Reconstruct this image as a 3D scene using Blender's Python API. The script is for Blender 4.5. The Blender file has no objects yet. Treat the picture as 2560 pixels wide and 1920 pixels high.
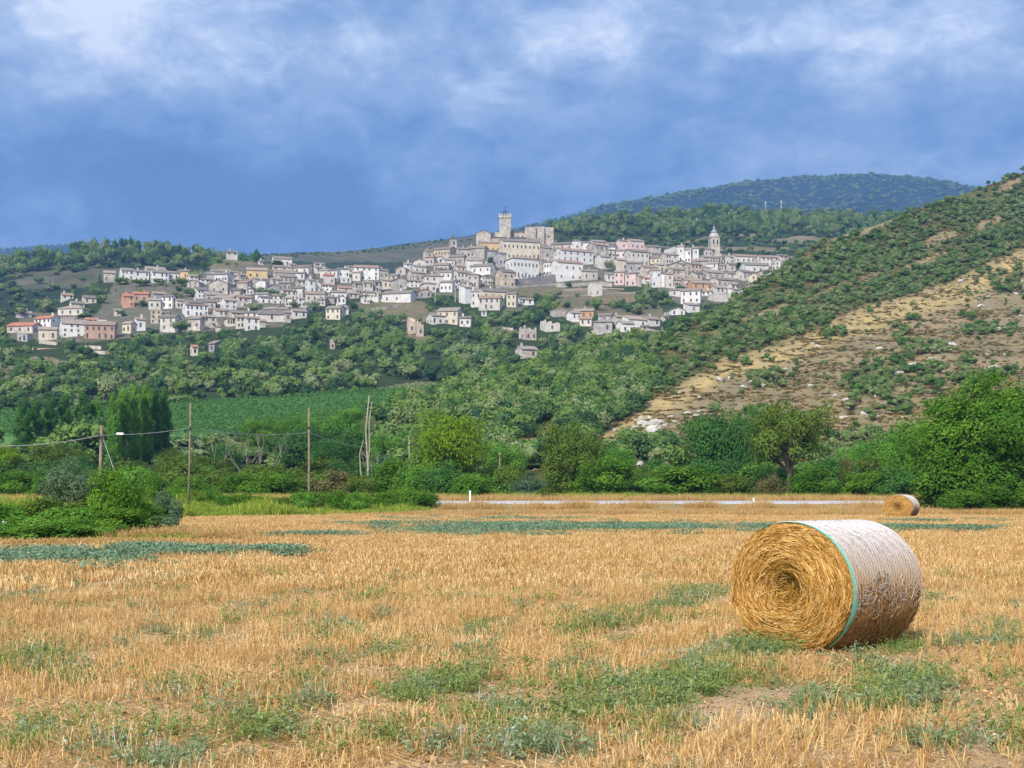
import bpy, math, random
import numpy as np
from mathutils import Vector
R = math.radians
scene = bpy.context.scene
# ------------------------------------------------------------------ camera, sky, sun
F = 3400.0          # focal length in photo pixels (2560 wide)
HZ = 1225.0         # photo row of the horizon
CAMZ = 1.64
cam_d = bpy.data.cameras.new('camera'); cam = bpy.data.objects.new('camera', cam_d)
scene.collection.objects.link(cam); scene.camera = cam
cam_d.sensor_width = 36.0; cam_d.lens = F / 2560 * 36
cam_d.shift_y = (HZ - 960) / 2560
cam_d.clip_start = 0.1; cam_d.clip_end = 40000
cam.location = (0, 0, CAMZ); cam.rotation_euler = (R(90), 0, 0)
scene.render.resolution_x = 1024; scene.render.resolution_y = 768
scene.view_settings.view_transform = 'Standard'; scene.view_settings.look = 'None'
scene.view_settings.gamma = 1.0; scene.view_settings.exposure = 0.36
scene.render.engine = 'CYCLES'
try:
    scene.cycles.use_denoising = True
    scene.cycles.denoiser = 'OPENIMAGEDENOISE'
except Exception: pass
scene.cycles.max_bounces = 6; scene.cycles.diffuse_bounces = 3; scene.cycles.transparent_max_bounces = 8
scene.cycles.volume_bounces = 0

SUN_EL, SUN_AZ = 37.0, 204.0      # azimuth clockwise from +Y: behind the camera, to its left
sd = Vector((math.sin(R(SUN_AZ))*math.cos(R(SUN_EL)), math.cos(R(SUN_AZ))*math.cos(R(SUN_EL)), math.sin(R(SUN_EL))))
sl = bpy.data.lights.new('sun', 'SUN'); sl.energy = 4.3; sl.angle = R(6); sl.color = (1.0, 0.92, 0.80)
so = bpy.data.objects.new('sun', sl); scene.collection.objects.link(so)
so.rotation_euler = (-sd).to_track_quat('-Z', 'Y').to_euler(); so.location = (0, 0, 300)

world = bpy.data.worlds.new('World'); scene.world = world; world.use_nodes = True
wt = world.node_tree; wt.nodes.clear()
def nd(t, typ, **kw):
    n = t.nodes.new(typ)
    for k, v in kw.items():
        if k == 'inp':
            for a, b in v.items(): n.inputs[a].default_value = b
        else: setattr(n, k, v)
    return n
def mathn(t, op, a, b=None, c=None, clamp=False):
    n = t.nodes.new('ShaderNodeMath'); n.operation = op; n.use_clamp = clamp
    for i, v in enumerate((a, b, c)):
        if v is None: continue
        if isinstance(v, (int, float)): n.inputs[i].default_value = v
        else: t.links.new(v, n.inputs[i])
    return n.outputs[0]
def ramp(t, fac, stops, interp='LINEAR'):
    n = t.nodes.new('ShaderNodeValToRGB'); cr = n.color_ramp; cr.interpolation = interp
    while len(cr.elements) < len(stops): cr.elements.new(0.5)
    for e, (p, c) in zip(cr.elements, stops):
        e.position = p; e.color = (*c, 1) if len(c) == 3 else c
    if fac is not None: t.links.new(fac, n.inputs[0])
    return n.outputs[0]
def mixc(t, fac, a, b, mode='MIX'):
    n = t.nodes.new('ShaderNodeMix'); n.data_type = 'RGBA'; n.blend_type = mode
    for s, v in ((0, fac), (6, a), (7, b)):
        if isinstance(v, (int, float)): n.inputs[s].default_value = v
        elif isinstance(v, tuple): n.inputs[s].default_value = (*v, 1) if len(v) == 3 else v
        else: t.links.new(v, n.inputs[s])
    return n.outputs[2]
def noise(t, vec, scale, detail=4, rough=0.55, dist=0.0, out=0):
    n = t.nodes.new('ShaderNodeTexNoise'); n.inputs['Scale'].default_value = scale
    n.inputs['Detail'].default_value = detail; n.inputs['Roughness'].default_value = rough
    n.inputs['Distortion'].default_value = dist
    if vec is not None: t.links.new(vec, n.inputs['Vector'])
    return n.outputs[out]

def build_sky():
    t = wt
    sky = nd(t, 'ShaderNodeTexSky', sky_type='NISHITA', sun_disc=False)
    sky.sun_elevation = R(SUN_EL); sky.sun_rotation = R(SUN_AZ)
    tc = t.nodes.new('ShaderNodeTexCoord'); sp = t.nodes.new('ShaderNodeSeparateXYZ')
    t.links.new(tc.outputs['Generated'], sp.inputs[0])
    az = mathn(t, 'ARCTAN2', sp.outputs[0], sp.outputs[1])
    el = mathn(t, 'ARCSINE', sp.outputs[2])
    cb = t.nodes.new('ShaderNodeCombineXYZ')
    t.links.new(mathn(t, 'MULTIPLY', az, 10.0), cb.inputs[0]); t.links.new(mathn(t, 'MULTIPLY', el, 17.0), cb.inputs[1])
    P = cb.outputs[0]
    n1 = noise(t, P, 0.55, 5, 0.5, 0.6)
    n2 = noise(t, P, 1.5, 7, 0.6, 0.5)
    base = mathn(t, 'ADD', mathn(t, 'MULTIPLY', mathn(t, 'SUBTRACT', n1, 0.5), 1.25), mathn(t, 'MULTIPLY', mathn(t, 'SUBTRACT', n2, 0.5), 0.95))
    n3 = noise(t, P, 4.2, 8, 0.62, 0.8); base = mathn(t, 'ADD', base, mathn(t, 'MULTIPLY', mathn(t, 'SUBTRACT', n3, 0.5), 0.5))
    # warped coordinates for the broad cloud masses
    wn = noise(t, P, 0.9, 4, 0.6, 0, out=1)
    wv = t.nodes.new('ShaderNodeVectorMath'); wv.operation = 'SUBTRACT'; t.links.new(wn, wv.inputs[0]); wv.inputs[1].default_value = (0.5, 0.5, 0.5)
    ws = t.nodes.new('ShaderNodeVectorMath'); ws.operation = 'MULTIPLY_ADD'; t.links.new(wv.outputs[0], ws.inputs[0])
    ws.inputs[1].default_value = (1.3, 1.3, 0); t.links.new(P, ws.inputs[2])
    s2 = t.nodes.new('ShaderNodeSeparateXYZ'); t.links.new(ws.outputs[0], s2.inputs[0])
    def blob(px, py, rx, ry, amp, ang=0):
        a0 = math.atan((px-1280)/F)*10; e0 = math.atan((HZ-py)/F)*17
        sx = rx/F*10; sy = ry/F*17
        dx = mathn(t, 'SUBTRACT', s2.outputs[0], a0); dy = mathn(t, 'SUBTRACT', s2.outputs[1], e0)
        if ang:
            c, s = math.cos(R(ang)), math.sin(R(ang))
            dx, dy = (mathn(t, 'ADD', mathn(t, 'MULTIPLY', dx, c), mathn(t, 'MULTIPLY', dy, s)),
                      mathn(t, 'SUBTRACT', mathn(t, 'MULTIPLY', dy, c), mathn(t, 'MULTIPLY', dx, s)))
        q = mathn(t, 'ADD', mathn(t, 'POWER', mathn(t, 'ABSOLUTE', mathn(t, 'DIVIDE', dx, sx)), 2.0), mathn(t, 'POWER', mathn(t, 'ABSOLUTE', mathn(t, 'DIVIDE', dy, sy)), 2.0))
        return mathn(t, 'MULTIPLY', mathn(t, 'EXPONENT', mathn(t, 'MULTIPLY', q, -1.0)), amp)
    acc = mathn(t, 'ADD', base, 0.41)
    for b in [(400, 50, 430, 200, .36), (120, 200, 380, 170, .24), (1040, 170, 300, 110, .34, -38), (1500, 40, 320, 120, .27),
              (1850, 130, 90, 50, .42, -25), (1545, 70, 150, 60, .22), (2210, 120, 70, 40, .22), (2250, 110, 280, 150, .24), (2500, 260, 160, 120, .14), (850, 40, 160, 110, -.30), (650, 20, 100, 60, -.06),
              (350, 300, 420, 60, -.16), (450, 480, 700, 130, -.38), (1000, 560, 500, 90, -.16), (60, 560, 120, 60, .18),
              (1450, 300, 300, 90, .08), (1700, 420, 700, 110, .06), (2300, 330, 260, 70, -.16), (1380, 220, 130, 60, -.16), (900, 340, 500, 60, -0.06)]:
        acc = mathn(t, 'ADD', acc, blob(*b))
    col = ramp(t, acc, [(0.0, (0.065, 0.155, 0.37)), (0.22, (0.12, 0.23, 0.465)), (0.42, (0.205, 0.325, 0.55)),
                        (0.62, (0.32, 0.43, 0.63)), (0.8, (0.50, 0.60, 0.78)), (1.0, (0.80, 0.85, 0.93))])
    # unseen sky overhead and behind: broken cloud added bright to whiten the ambient light
    up = nd(t, 'ShaderNodeMapRange', interpolation_type='SMOOTHSTEP'); t.links.new(el, up.inputs[0])
    up.inputs[1].default_value = R(20); up.inputs[2].default_value = R(50)
    hi = mixc(t, n2, (0.55, 0.66, 0.86), (1.15, 1.13, 1.08))
    col = mixc(t, mathn(t, 'MULTIPLY', up.outputs[0], 0.9), col, hi)
    bg1 = t.nodes.new('ShaderNodeBackground'); t.links.new(sky.outputs[0], bg1.inputs[0]); bg1.inputs[1].default_value = 0.08
    bg2 = t.nodes.new('ShaderNodeBackground'); t.links.new(col, bg2.inputs[0]); bg2.inputs[1].default_value = 1.12
    mx = t.nodes.new('ShaderNodeMixShader'); mx.inputs[0].default_value = 0.88
    t.links.new(bg1.outputs[0], mx.inputs[1]); t.links.new(bg2.outputs[0], mx.inputs[2])
    out = t.nodes.new('ShaderNodeOutputWorld'); t.links.new(mx.outputs[0], out.inputs[0])
build_sky()

# ------------------------------------------------------------------ helpers
COL = scene.collection
def tag(o, label=None, cat=None, group=None, kind=None):
    if label: o['label'] = label
    if cat: o['category'] = cat
    if group: o['group'] = group
    if kind: o['kind'] = kind
    return o
def empty(name, loc=(0, 0, 0), rz=0.0):
    o = bpy.data.objects.new(name, None); COL.objects.link(o); o.location = loc; o.rotation_euler = (0, 0, rz)
    o.empty_display_size = 0.5; return o
def np_mesh(name, V, Fq, mats, attrs=None, smooth=False, tri=False, fmat=None):
    me = bpy.data.meshes.new(name); V = np.asarray(V, dtype=np.float32).reshape(-1, 3)
    Fq = np.asarray(Fq, dtype=np.int32); k = Fq.shape[1]; n = len(Fq)
    me.vertices.add(len(V)); me.vertices.foreach_set('co', V.ravel())
    me.loops.add(n*k); me.loops.foreach_set('vertex_index', Fq.ravel())
    me.polygons.add(n); me.polygons.foreach_set('loop_start', np.arange(0, n*k, k, dtype=np.int32))
    if smooth: me.polygons.foreach_set('use_smooth', np.ones(n, dtype=bool))
    for m in (mats if isinstance(mats, (list, tuple)) else [mats]): me.materials.append(m)
    if fmat is not None: me.polygons.foreach_set('material_index', np.asarray(fmat, dtype=np.int32))
    if attrs:
        for an, av in attrs.items():
            a = me.attributes.new(an, 'FLOAT', 'POINT'); a.data.foreach_set('value', np.asarray(av, dtype=np.float32))
    me.update(calc_edges=True); me.validate(); return me
def link(name, me, parent=None, loc=None):
    o = bpy.data.objects.new(name, me); COL.objects.link(o)
    if parent: o.parent = parent
    if loc is not None: o.location = loc
    return o
class MB:      # polygon soup collected into ONE mesh
    def __init__(s): s.v = []; s.f = []; s.m = []
    def poly(s, pts, m=0):
        b = len(s.v); s.v += [tuple(p) for p in pts]; s.f.append(tuple(range(b, b+len(pts)))); s.m.append(m)
    def box(s, x0, x1, y0, y1, z0, z1, m=0):
        b = len(s.v)
        s.v += [(x0,y0,z0),(x1,y0,z0),(x1,y1,z0),(x0,y1,z0),(x0,y0,z1),(x1,y0,z1),(x1,y1,z1),(x0,y1,z1)]
        for q in ((0,3,2,1),(4,5,6,7),(0,1,5,4),(1,2,6,5),(2,3,7,6),(3,0,4,7)): s.f.append(tuple(b+i for i in q)); s.m.append(m)
    def tube(s, pts, rad, n=8, m=0, cap=True):
        pts = [Vector(p) for p in pts]; b0 = len(s.v); L = len(pts)
        if isinstance(rad, (int, float)): rad = [rad]*L
        for i, p in enumerate(pts):
            d = (pts[min(i+1, L-1)] - pts[max(i-1, 0)]).normalized()
            a = d.orthogonal().normalized(); c = d.cross(a)
            if abs(d.z) > .9: a = (Vector((1, 0, 0)) - d*d.x).normalized(); c = d.cross(a)
            for k in range(n):
                t = 2*math.pi*k/n; s.v.append(tuple(p + (a*math.cos(t) + c*math.sin(t))*rad[i]))
        for i in range(L-1):
            for k in range(n):
                s.f.append((b0+i*n+k, b0+i*n+(k+1) % n, b0+(i+1)*n+(k+1) % n, b0+(i+1)*n+k)); s.m.append(m)
        if cap:
            s.f.append(tuple(b0+k for k in range(n-1, -1, -1))); s.m.append(m)
            s.f.append(tuple(b0+(L-1)*n+k for k in range(n))); s.m.append(m)
    def lathe(s, prof, cx=0, cy=0, n=16, m=0):
        b0 = len(s.v)
        for r, z in prof:
            for k in range(n):
                t = 2*math.pi*(k+.5)/n; s.v.append((cx+r*math.cos(t), cy+r*math.sin(t), z))
        for i in range(len(prof)-1):
            for k in range(n):
                s.f.append((b0+i*n+k, b0+i*n+(k+1) % n, b0+(i+1)*n+(k+1) % n, b0+(i+1)*n+k)); s.m.append(m)
        s.f.append(tuple(b0+k for k in range(n-1, -1, -1))); s.m.append(m)
        s.f.append(tuple(b0+(len(prof)-1)*n+k for k in range(n))); s.m.append(m)
    def mesh(s, name, mats, smooth=False):
        me = bpy.data.meshes.new(name); me.from_pydata(s.v, [], s.f)
        for m in (mats if isinstance(mats, (list, tuple)) else [mats]): me.materials.append(m)
        for p, mi in zip(me.polygons, s.m): p.material_index = mi; p.use_smooth = smooth
        me.update(); return me
    def build(s, name, mats, parent=None, smooth=False, loc=None): return link(name, s.mesh(name, mats, smooth), parent, loc)

def at(px, py, Y):     # photo pixel + forward distance -> point in the place
    return Vector(((px-1280)/F*Y, Y, CAMZ + (HZ-py)/F*Y))
def to_px(X, Y, Z): return 1280 + F*X/Y, HZ - F*(Z-CAMZ)/Y

# numpy value noise
_rs = np.random.RandomState(7); _lat = _rs.rand(256, 256).astype(np.float32)
def vnoise(x, y):
    x = np.asarray(x, float); y = np.asarray(y, float)
    xi = np.floor(x).astype(int); yi = np.floor(y).astype(int); fx = x-xi; fy = y-yi
    fx = fx*fx*(3-2*fx); fy = fy*fy*(3-2*fy)
    g = lambda a, b: _lat[a % 256, b % 256]
    return (g(xi, yi)*(1-fx)+g(xi+1, yi)*fx)*(1-fy) + (g(xi, yi+1)*(1-fx)+g(xi+1, yi+1)*fx)*fy
def fbm(x, y, o=4):
    s = 0; a = 1; n = 0
    for k in range(o): s = s + a*vnoise(x*2**k+17*k, y*2**k+31*k); n += a; a *= .5
    return s/n
def inpoly(px, py, poly):
    px = np.asarray(px, float); py = np.asarray(py, float); c = np.zeros(np.broadcast(px, py).shape, bool); n = len(poly)
    for i in range(n):
        x1, y1 = poly[i]; x2, y2 = poly[(i+1) % n]
        if y1 == y2: continue
        k = ((y1 > py) != (y2 > py)) & (px < (x2-x1)*(py-y1)/(y2-y1)+x1); c ^= k
    return c

# ------------------------------------------------------------------ materials
def newmat(name):
    m = bpy.data.materials.new(name); m.use_nodes = True; t = m.node_tree; t.nodes.clear()
    o = t.nodes.new('ShaderNodeOutputMaterial'); return m, t, o
def geo_pos(t): return t.nodes.new('ShaderNodeNewGeometry').outputs['Position']
def obj_pos(t): return t.nodes.new('ShaderNodeTexCoord').outputs['Object']
def attr(t, n): a = t.nodes.new('ShaderNodeAttribute'); a.attribute_name = n; return a.outputs['Fac']
def bump(t, h, s=.5, d=.05):
    b = t.nodes.new('ShaderNodeBump'); b.inputs['Strength'].default_value = s; b.inputs['Distance'].default_value = d
    t.links.new(h, b.inputs['Height']); return b.outputs[0]
def princ(t, o, col, rough=.85, nrm=None, spec=.2, metal=0):
    p = t.nodes.new('ShaderNodeBsdfPrincipled')
    if isinstance(col, tuple): p.inputs['Base Color'].default_value = (*col, 1)
    else: t.links.new(col, p.inputs['Base Color'])
    p.inputs['Roughness'].default_value = rough; p.inputs['Specular IOR Level'].default_value = spec; p.inputs['Metallic'].default_value = metal
    if nrm is not None: t.links.new(nrm, p.inputs['Normal'])
    t.links.new(p.outputs[0], o.inputs[0]); return p
def plain(name, a, b=None, scale=3.0, rough=.85, spec=.2, metal=0, bs=.3, bd=.02, pos='o'):
    m, t, o = newmat(name); b = b or tuple(c*.7 for c in a)
    P = obj_pos(t) if pos == 'o' else geo_pos(t)
    n = noise(t, P, scale, 6, .6); c = mixc(t, ramp(t, n, [(.3, (0,0,0)), (.7, (1,1,1))]), a, b)
    princ(t, o, c, rough, bump(t, noise(t, P, scale*4, 5, .6), bs, bd), spec, metal); return m
def foliage(name, stops, transl=.3, jit=.35, pscale=.0):
    m, t, o = newmat(name)
    oi = t.nodes.new('ShaderNodeObjectInfo')
    f = mathn(t, 'ADD', mathn(t, 'MULTIPLY', oi.outputs['Random'], 1-jit), mathn(t, 'MULTIPLY', attr(t, 'tint'), jit), clamp=True)
    c = ramp(t, f, stops)
    d = t.nodes.new('ShaderNodeBsdfDiffuse'); t.links.new(c, d.inputs[0])
    tr = t.nodes.new('ShaderNodeBsdfTranslucent'); t.links.new(mixc(t, .35, c, (.22, .30, .02), 'MIX'), tr.inputs[0])
    mx = t.nodes.new('ShaderNodeMixShader'); mx.inputs[0].default_value = transl
    t.links.new(d.outputs[0], mx.inputs[1]); t.links.new(tr.outputs[0], mx.inputs[2]); t.links.new(mx.outputs[0], o.inputs[0]); return m
M = {}
M['bark'] = plain('bark', (.13, .10, .075), (.07, .055, .04), 6)
M['deadwood'] = plain('dead_wood', (.42, .38, .34), (.28, .24, .20), 5)
M['pole'] = plain('weathered_pole_wood', (.30, .24, .18), (.17, .13, .10), 4)
M['leaf_hill'] = foliage('hill_leaves', [(0, (0.03064,0.07752,0.04469)), (.2, (0.06128,0.1339,0.05027)), (.4, (0.1149,0.2044,0.05586)), (.6, (0.1762,0.2819,0.06703)), (.78, (0.1991,0.2608,0.1117)), (.9, (0.2911,0.3523,0.1788)), (1, (0.337,0.296,0.0782))], .2, .22)
M['leaf_scrub'] = foliage('scrub_leaves', [(0, (0.0525,0.1113,0.03645)), (.3, (0.105,0.1929,0.05103)), (.55, (0.165,0.2374,0.07898)), (.8, (0.24,0.282,0.1336)), (1, (0.285,0.2449,0.09117))], .2, .25)
M['leaf_green'] = foliage('bright_green_leaves', [(0, (0.04377,0.1137,0.01885)), (.5, (0.0963,0.2344,0.02639)), (1, (0.2276,0.3837,0.04713))], .35, .8)
M['leaf_yellow'] = foliage('yellow_green_leaves', [(0, (0.1015,0.187,0.01392)), (.5, (0.1928,0.3117,0.02088)), (1, (0.2842,0.4115,0.0348))], .35, .8)
M['leaf_dark'] = foliage('dark_green_leaves', [(0, (0.02808,0.09281,0.02592)), (.5, (0.05967,0.1688,0.03888)), (1, (0.1229,0.27,0.0567))], .25, .8)
M['leaf_olive'] = foliage('olive_green_leaves', [(0, (0.06539,0.1033,0.02349)), (.5, (0.1189,0.186,0.03263)), (1, (0.1961,0.2755,0.0522))], .3, .8)
M['leaf_grey'] = foliage('grey_green_leaves', [(0, (0.05075,0.1015,0.058)), (.5, (0.1087,0.1812,0.1015)), (1, (0.1885,0.2682,0.1595))], .3, .8)
M['leaf_brown'] = foliage('brownish_leaves', [(0, (0.091,0.0975,0.0325)), (.5, (0.156,0.1495,0.0585)), (1, (0.221,0.195,0.091))], .25, .8)
M['leaf_poplar'] = foliage('poplar_leaves', [(0, (0.05003,0.1437,0.02456)), (.5, (0.12,0.2876,0.0386)), (1, (0.2401,0.441,0.07018))], .3, .75)
M['leaf_weed'] = foliage('blue_green_weed', [(0, (0.1197,0.1721,0.0726)), (.45, (0.2394,0.3097,0.1584)), (.85, (0.383,0.4703,0.33)), (1, (0.814,0.78,0.9))], .3, .8)
M['leaf_weed2'] = foliage('green_weed', [(0, (0.091,0.1495,0.039)), (.5, (0.221,0.3105,0.091)), (1, (0.429,0.483,0.208))], .3, .8)
M['weed_far'] = foliage('far_weed', [(0, (.11,.19,.115)), (.5, (.20,.31,.20)), (1, (.34,.45,.32))], .3, .8)
M['straw'] = foliage('stubble_straw', [(0, (0.2919,0.1475,0.0499)), (.3, (0.5082,0.2951,0.1109)), (.65, (0.7136,0.488,0.2218)), (1, (0.8866,0.7263,0.4435))], .25, .72)
M['drygrass'] = foliage('tall_dry_grass', [(0, (0.286,0.1625,0.0585)), (.5, (0.559,0.3575,0.143)), (1, (0.78,0.585,0.299))], .25, .7)
M['reeds'] = foliage('green_reeds', [(0, (0.119,0.2048,0.033)), (.5, (0.2578,0.378,0.0495)), (.85, (0.5158,0.5513,0.099)), (1, (0.8332,0.5985,0.198))], .35, .8)
M['iron'] = plain('dark_iron', (.03, .05, .09), (.02, .03, .05), 3, .5)
M['post'] = plain('white_post_plastic', (.82, .82, .82), (.70, .70, .68), 8, .5)
M['black'] = plain('black_band', (.02, .02, .02), (.03, .03, .03), 8, .5)
M['cable'] = plain('cable_sheath', (.40, .42, .40), (.30, .31, .30), 2, .6)
M['asphalt'] = plain('pale_worn_asphalt', (.50, .50, .53), (.38, .38, .41), .8, .9, pos='g')
M['line'] = plain('road_line_paint', (.80, .80, .80), (.62, .62, .60), 1.5, .7, pos='g')
M['rock'] = plain('pale_limestone', (.62, .60, .57), (.34, .325, .30), 1.2, .95, bs=.8, bd=.3)
M['dome'] = plain('lead_dome', (.36, .38, .44), (.26, .28, .33), 1, .6)
M['glass'] = plain('dark_window', (.045, .05, .055), (.09, .085, .075), .6, .35, .5)
M['shutter'] = plain('brown_shutter', (.17, .12, .085), (.10, .075, .055), .8, .7)

def wall_mat(name):
    m, t, o = newmat(name); oi = t.nodes.new('ShaderNodeObjectInfo'); P = geo_pos(t)
    n = ramp(t, noise(t, P, .35, 6, .65), [(.35, (.80,.78,.75)), (.68, (1.06,1.05,1.04))])
    c = mixc(t, 1.0, oi.outputs['Color'], n, 'MULTIPLY')
    mp = t.nodes.new('ShaderNodeMapping'); mp.inputs['Scale'].default_value = (1.4, 1.4, .12); t.links.new(P, mp.inputs[0])
    n2 = ramp(t, noise(t, mp.outputs[0], 1.0, 5, .7), [(.42, (1,1,1)), (.75, (.72,.70,.67))])
    c = mixc(t, .6, c, n2, 'MULTIPLY')
    princ(t, o, c, .9, bump(t, noise(t, P, 2.2, 6, .7), .5, .12), .1); return m
M['wall'] = wall_mat('painted_plaster_wall')
def stone_mat(name):
    m, t, o = newmat(name); oi = t.nodes.new('ShaderNodeObjectInfo'); P = geo_pos(t)
    v = t.nodes.new('ShaderNodeTexVoronoi'); v.inputs['Scale'].default_value = 1.1; t.links.new(P, v.inputs['Vector'])
    bw = t.nodes.new('ShaderNodeSeparateColor'); t.links.new(v.outputs['Color'], bw.inputs[0])
    n = ramp(t, bw.outputs[0], [(0, (.74,.73,.72)), (1, (1.18,1.15,1.12))])
    c = mixc(t, 1.0, oi.outputs['Color'], n, 'MULTIPLY')
    n2 = ramp(t, noise(t, P, .22, 6, .7), [(.35, (.68,.68,.70)), (.65, (1.12,1.10,1.06))])
    c = mixc(t, 1.0, c, n2, 'MULTIPLY')
    princ(t, o, c, .95, bump(t, noise(t, P, 1.6, 6, .75), .7, .25), .1); return m
M['stone'] = stone_mat('rough_stone_wall')
def roof_mat(name):
    m, t, o = newmat(name); oi = t.nodes.new('ShaderNodeObjectInfo'); P = obj_pos(t)
    w = t.nodes.new('ShaderNodeTexWave'); w.bands_direction = 'X'; w.inputs['Scale'].default_value = 1.2; w.inputs['Distortion'].default_value = .6; t.links.new(P, w.inputs[0])
    n = ramp(t, noise(t, geo_pos(t), .9, 6, .75), [(.3, (.62,.62,.64)), (.7, (1.25,1.2,1.15))])
    c = mixc(t, 1.0, oi.outputs['Color'], n, 'MULTIPLY')
    c = mixc(t, .35, c, ramp(t, w.outputs[0], [(.2, (.6,.6,.6)), (.6, (1.1,1.1,1.1))]), 'MULTIPLY')
    princ(t, o, c, .95, bump(t, w.outputs[0], .5, .08), .1); return m
M['roof'] = roof_mat('clay_tile_roof')

def hill_mat(name, grass=(.27, .22, .135), grass2=(.16, .15, .085), under=(.055, .085, .035), soil=(.36, .27, .20), town=(.19, .185, .14), vine=(.085, .19, .05), sc=1.0, dark=1.0):
    m, t, o = newmat(name); P = geo_pos(t)
    n1 = noise(t, P, .035*sc, 8, .65); n2 = noise(t, P, .22*sc, 8, .7); n3 = noise(t, P, 1.1*sc, 4, .7)
    g = mixc(t, ramp(t, n1, [(.35, (0,0,0)), (.65, (1,1,1))]), grass, grass2)
    g = mixc(t, ramp(t, n2, [(.5, (0,0,0)), (.75, (1,1,1))]), g, soil)
    g = mixc(t, ramp(t, n3, [(.45, (0,0,0)), (.8, (.8,.8,.8))]), g, tuple(c*.55 for c in grass2))
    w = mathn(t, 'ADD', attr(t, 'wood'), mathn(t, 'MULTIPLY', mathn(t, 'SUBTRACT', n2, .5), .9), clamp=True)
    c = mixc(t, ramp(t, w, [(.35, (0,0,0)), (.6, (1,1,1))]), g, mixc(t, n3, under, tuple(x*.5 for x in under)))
    c = mixc(t, attr(t, 'town'), c, mixc(t, ramp(t, n2, [(.35, (0,0,0)), (.65, (1,1,1))]), town, tuple(x*.5 for x in town)))
    c = mixc(t, mathn(t, 'MULTIPLY', attr(t, 'gold'), ramp(t, n2, [(.3, (0,0,0)), (.6, (1,1,1))])), c, (.56, .42, .18))
    c = mixc(t, attr(t, 'vine'), c, mixc(t, n2, vine, tuple(x*1.5 for x in vine)))
    princ(t, o, c, .95, bump(t, mathn(t, 'ADD', n2, mathn(t, 'MULTIPLY', n3, .4)), .9, 1.5/sc), .05); return m
M['hill'] = hill_mat('dry_grass_hillside')
M['hill_right'] = hill_mat('golden_rocky_hillside', grass=(.38, .285, .15), grass2=(.22, .195, .11), soil=(.33, .275, .215), under=(.125, .15, .055))
M['hill_far'] = hill_mat('far_moor', grass=(.17, .155, .105), grass2=(.07, .085, .05), under=(.04, .065, .035), soil=(.22, .185, .15), sc=1.0)
M['mountain'] = hill_mat('far_mountain_hazed_wood', grass=(.10, .085, .06), grass2=(.035, .06, .04), under=(.016, .046, .052), soil=(.04, .065, .065), sc=.25)  # blue cast of haze and cloud shade mixed into the wood colour

def field_mat():
    m, t, o = newmat('stubble_field_soil'); P = geo_pos(t)
    mp = t.nodes.new('ShaderNodeMapping'); mp.inputs['Scale'].default_value = (.25, 1, 1); mp.inputs['Rotation'].default_value = (0, 0, R(-12)); t.links.new(P, mp.inputs[0])
    n1 = noise(t, mp.outputs[0], .45, 6, .6); n2 = noise(t, P, 3.0, 8, .7); n3 = noise(t, P, 18, 5, .7)
    c = mixc(t, ramp(t, n1, [(.35, (0,0,0)), (.65, (1,1,1))]), (.52, .35, .185), (.46, .335, .235))
    c = mixc(t, ramp(t, n2, [(.4, (0,0,0)), (.7, (1,1,1))]), c, (.60, .44, .27))
    c = mixc(t, ramp(t, n3, [(.35, (0,0,0)), (.7, (.8,.8,.8))]), c, (.26, .175, .10))
    princ(t, o, c, .95, bump(t, mathn(t, 'ADD', n2, n3), .8, .05), .05); return m
M['field'] = field_mat()
M['ground'] = plain('verge_ground', (.20, .19, .07), (.10, .13, .035), .35, .95, pos='g')
M['verge'] = plain('dry_verge_earth', (.34, .24, .11), (.20, .16, .07), .8, .95, pos='g')
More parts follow.
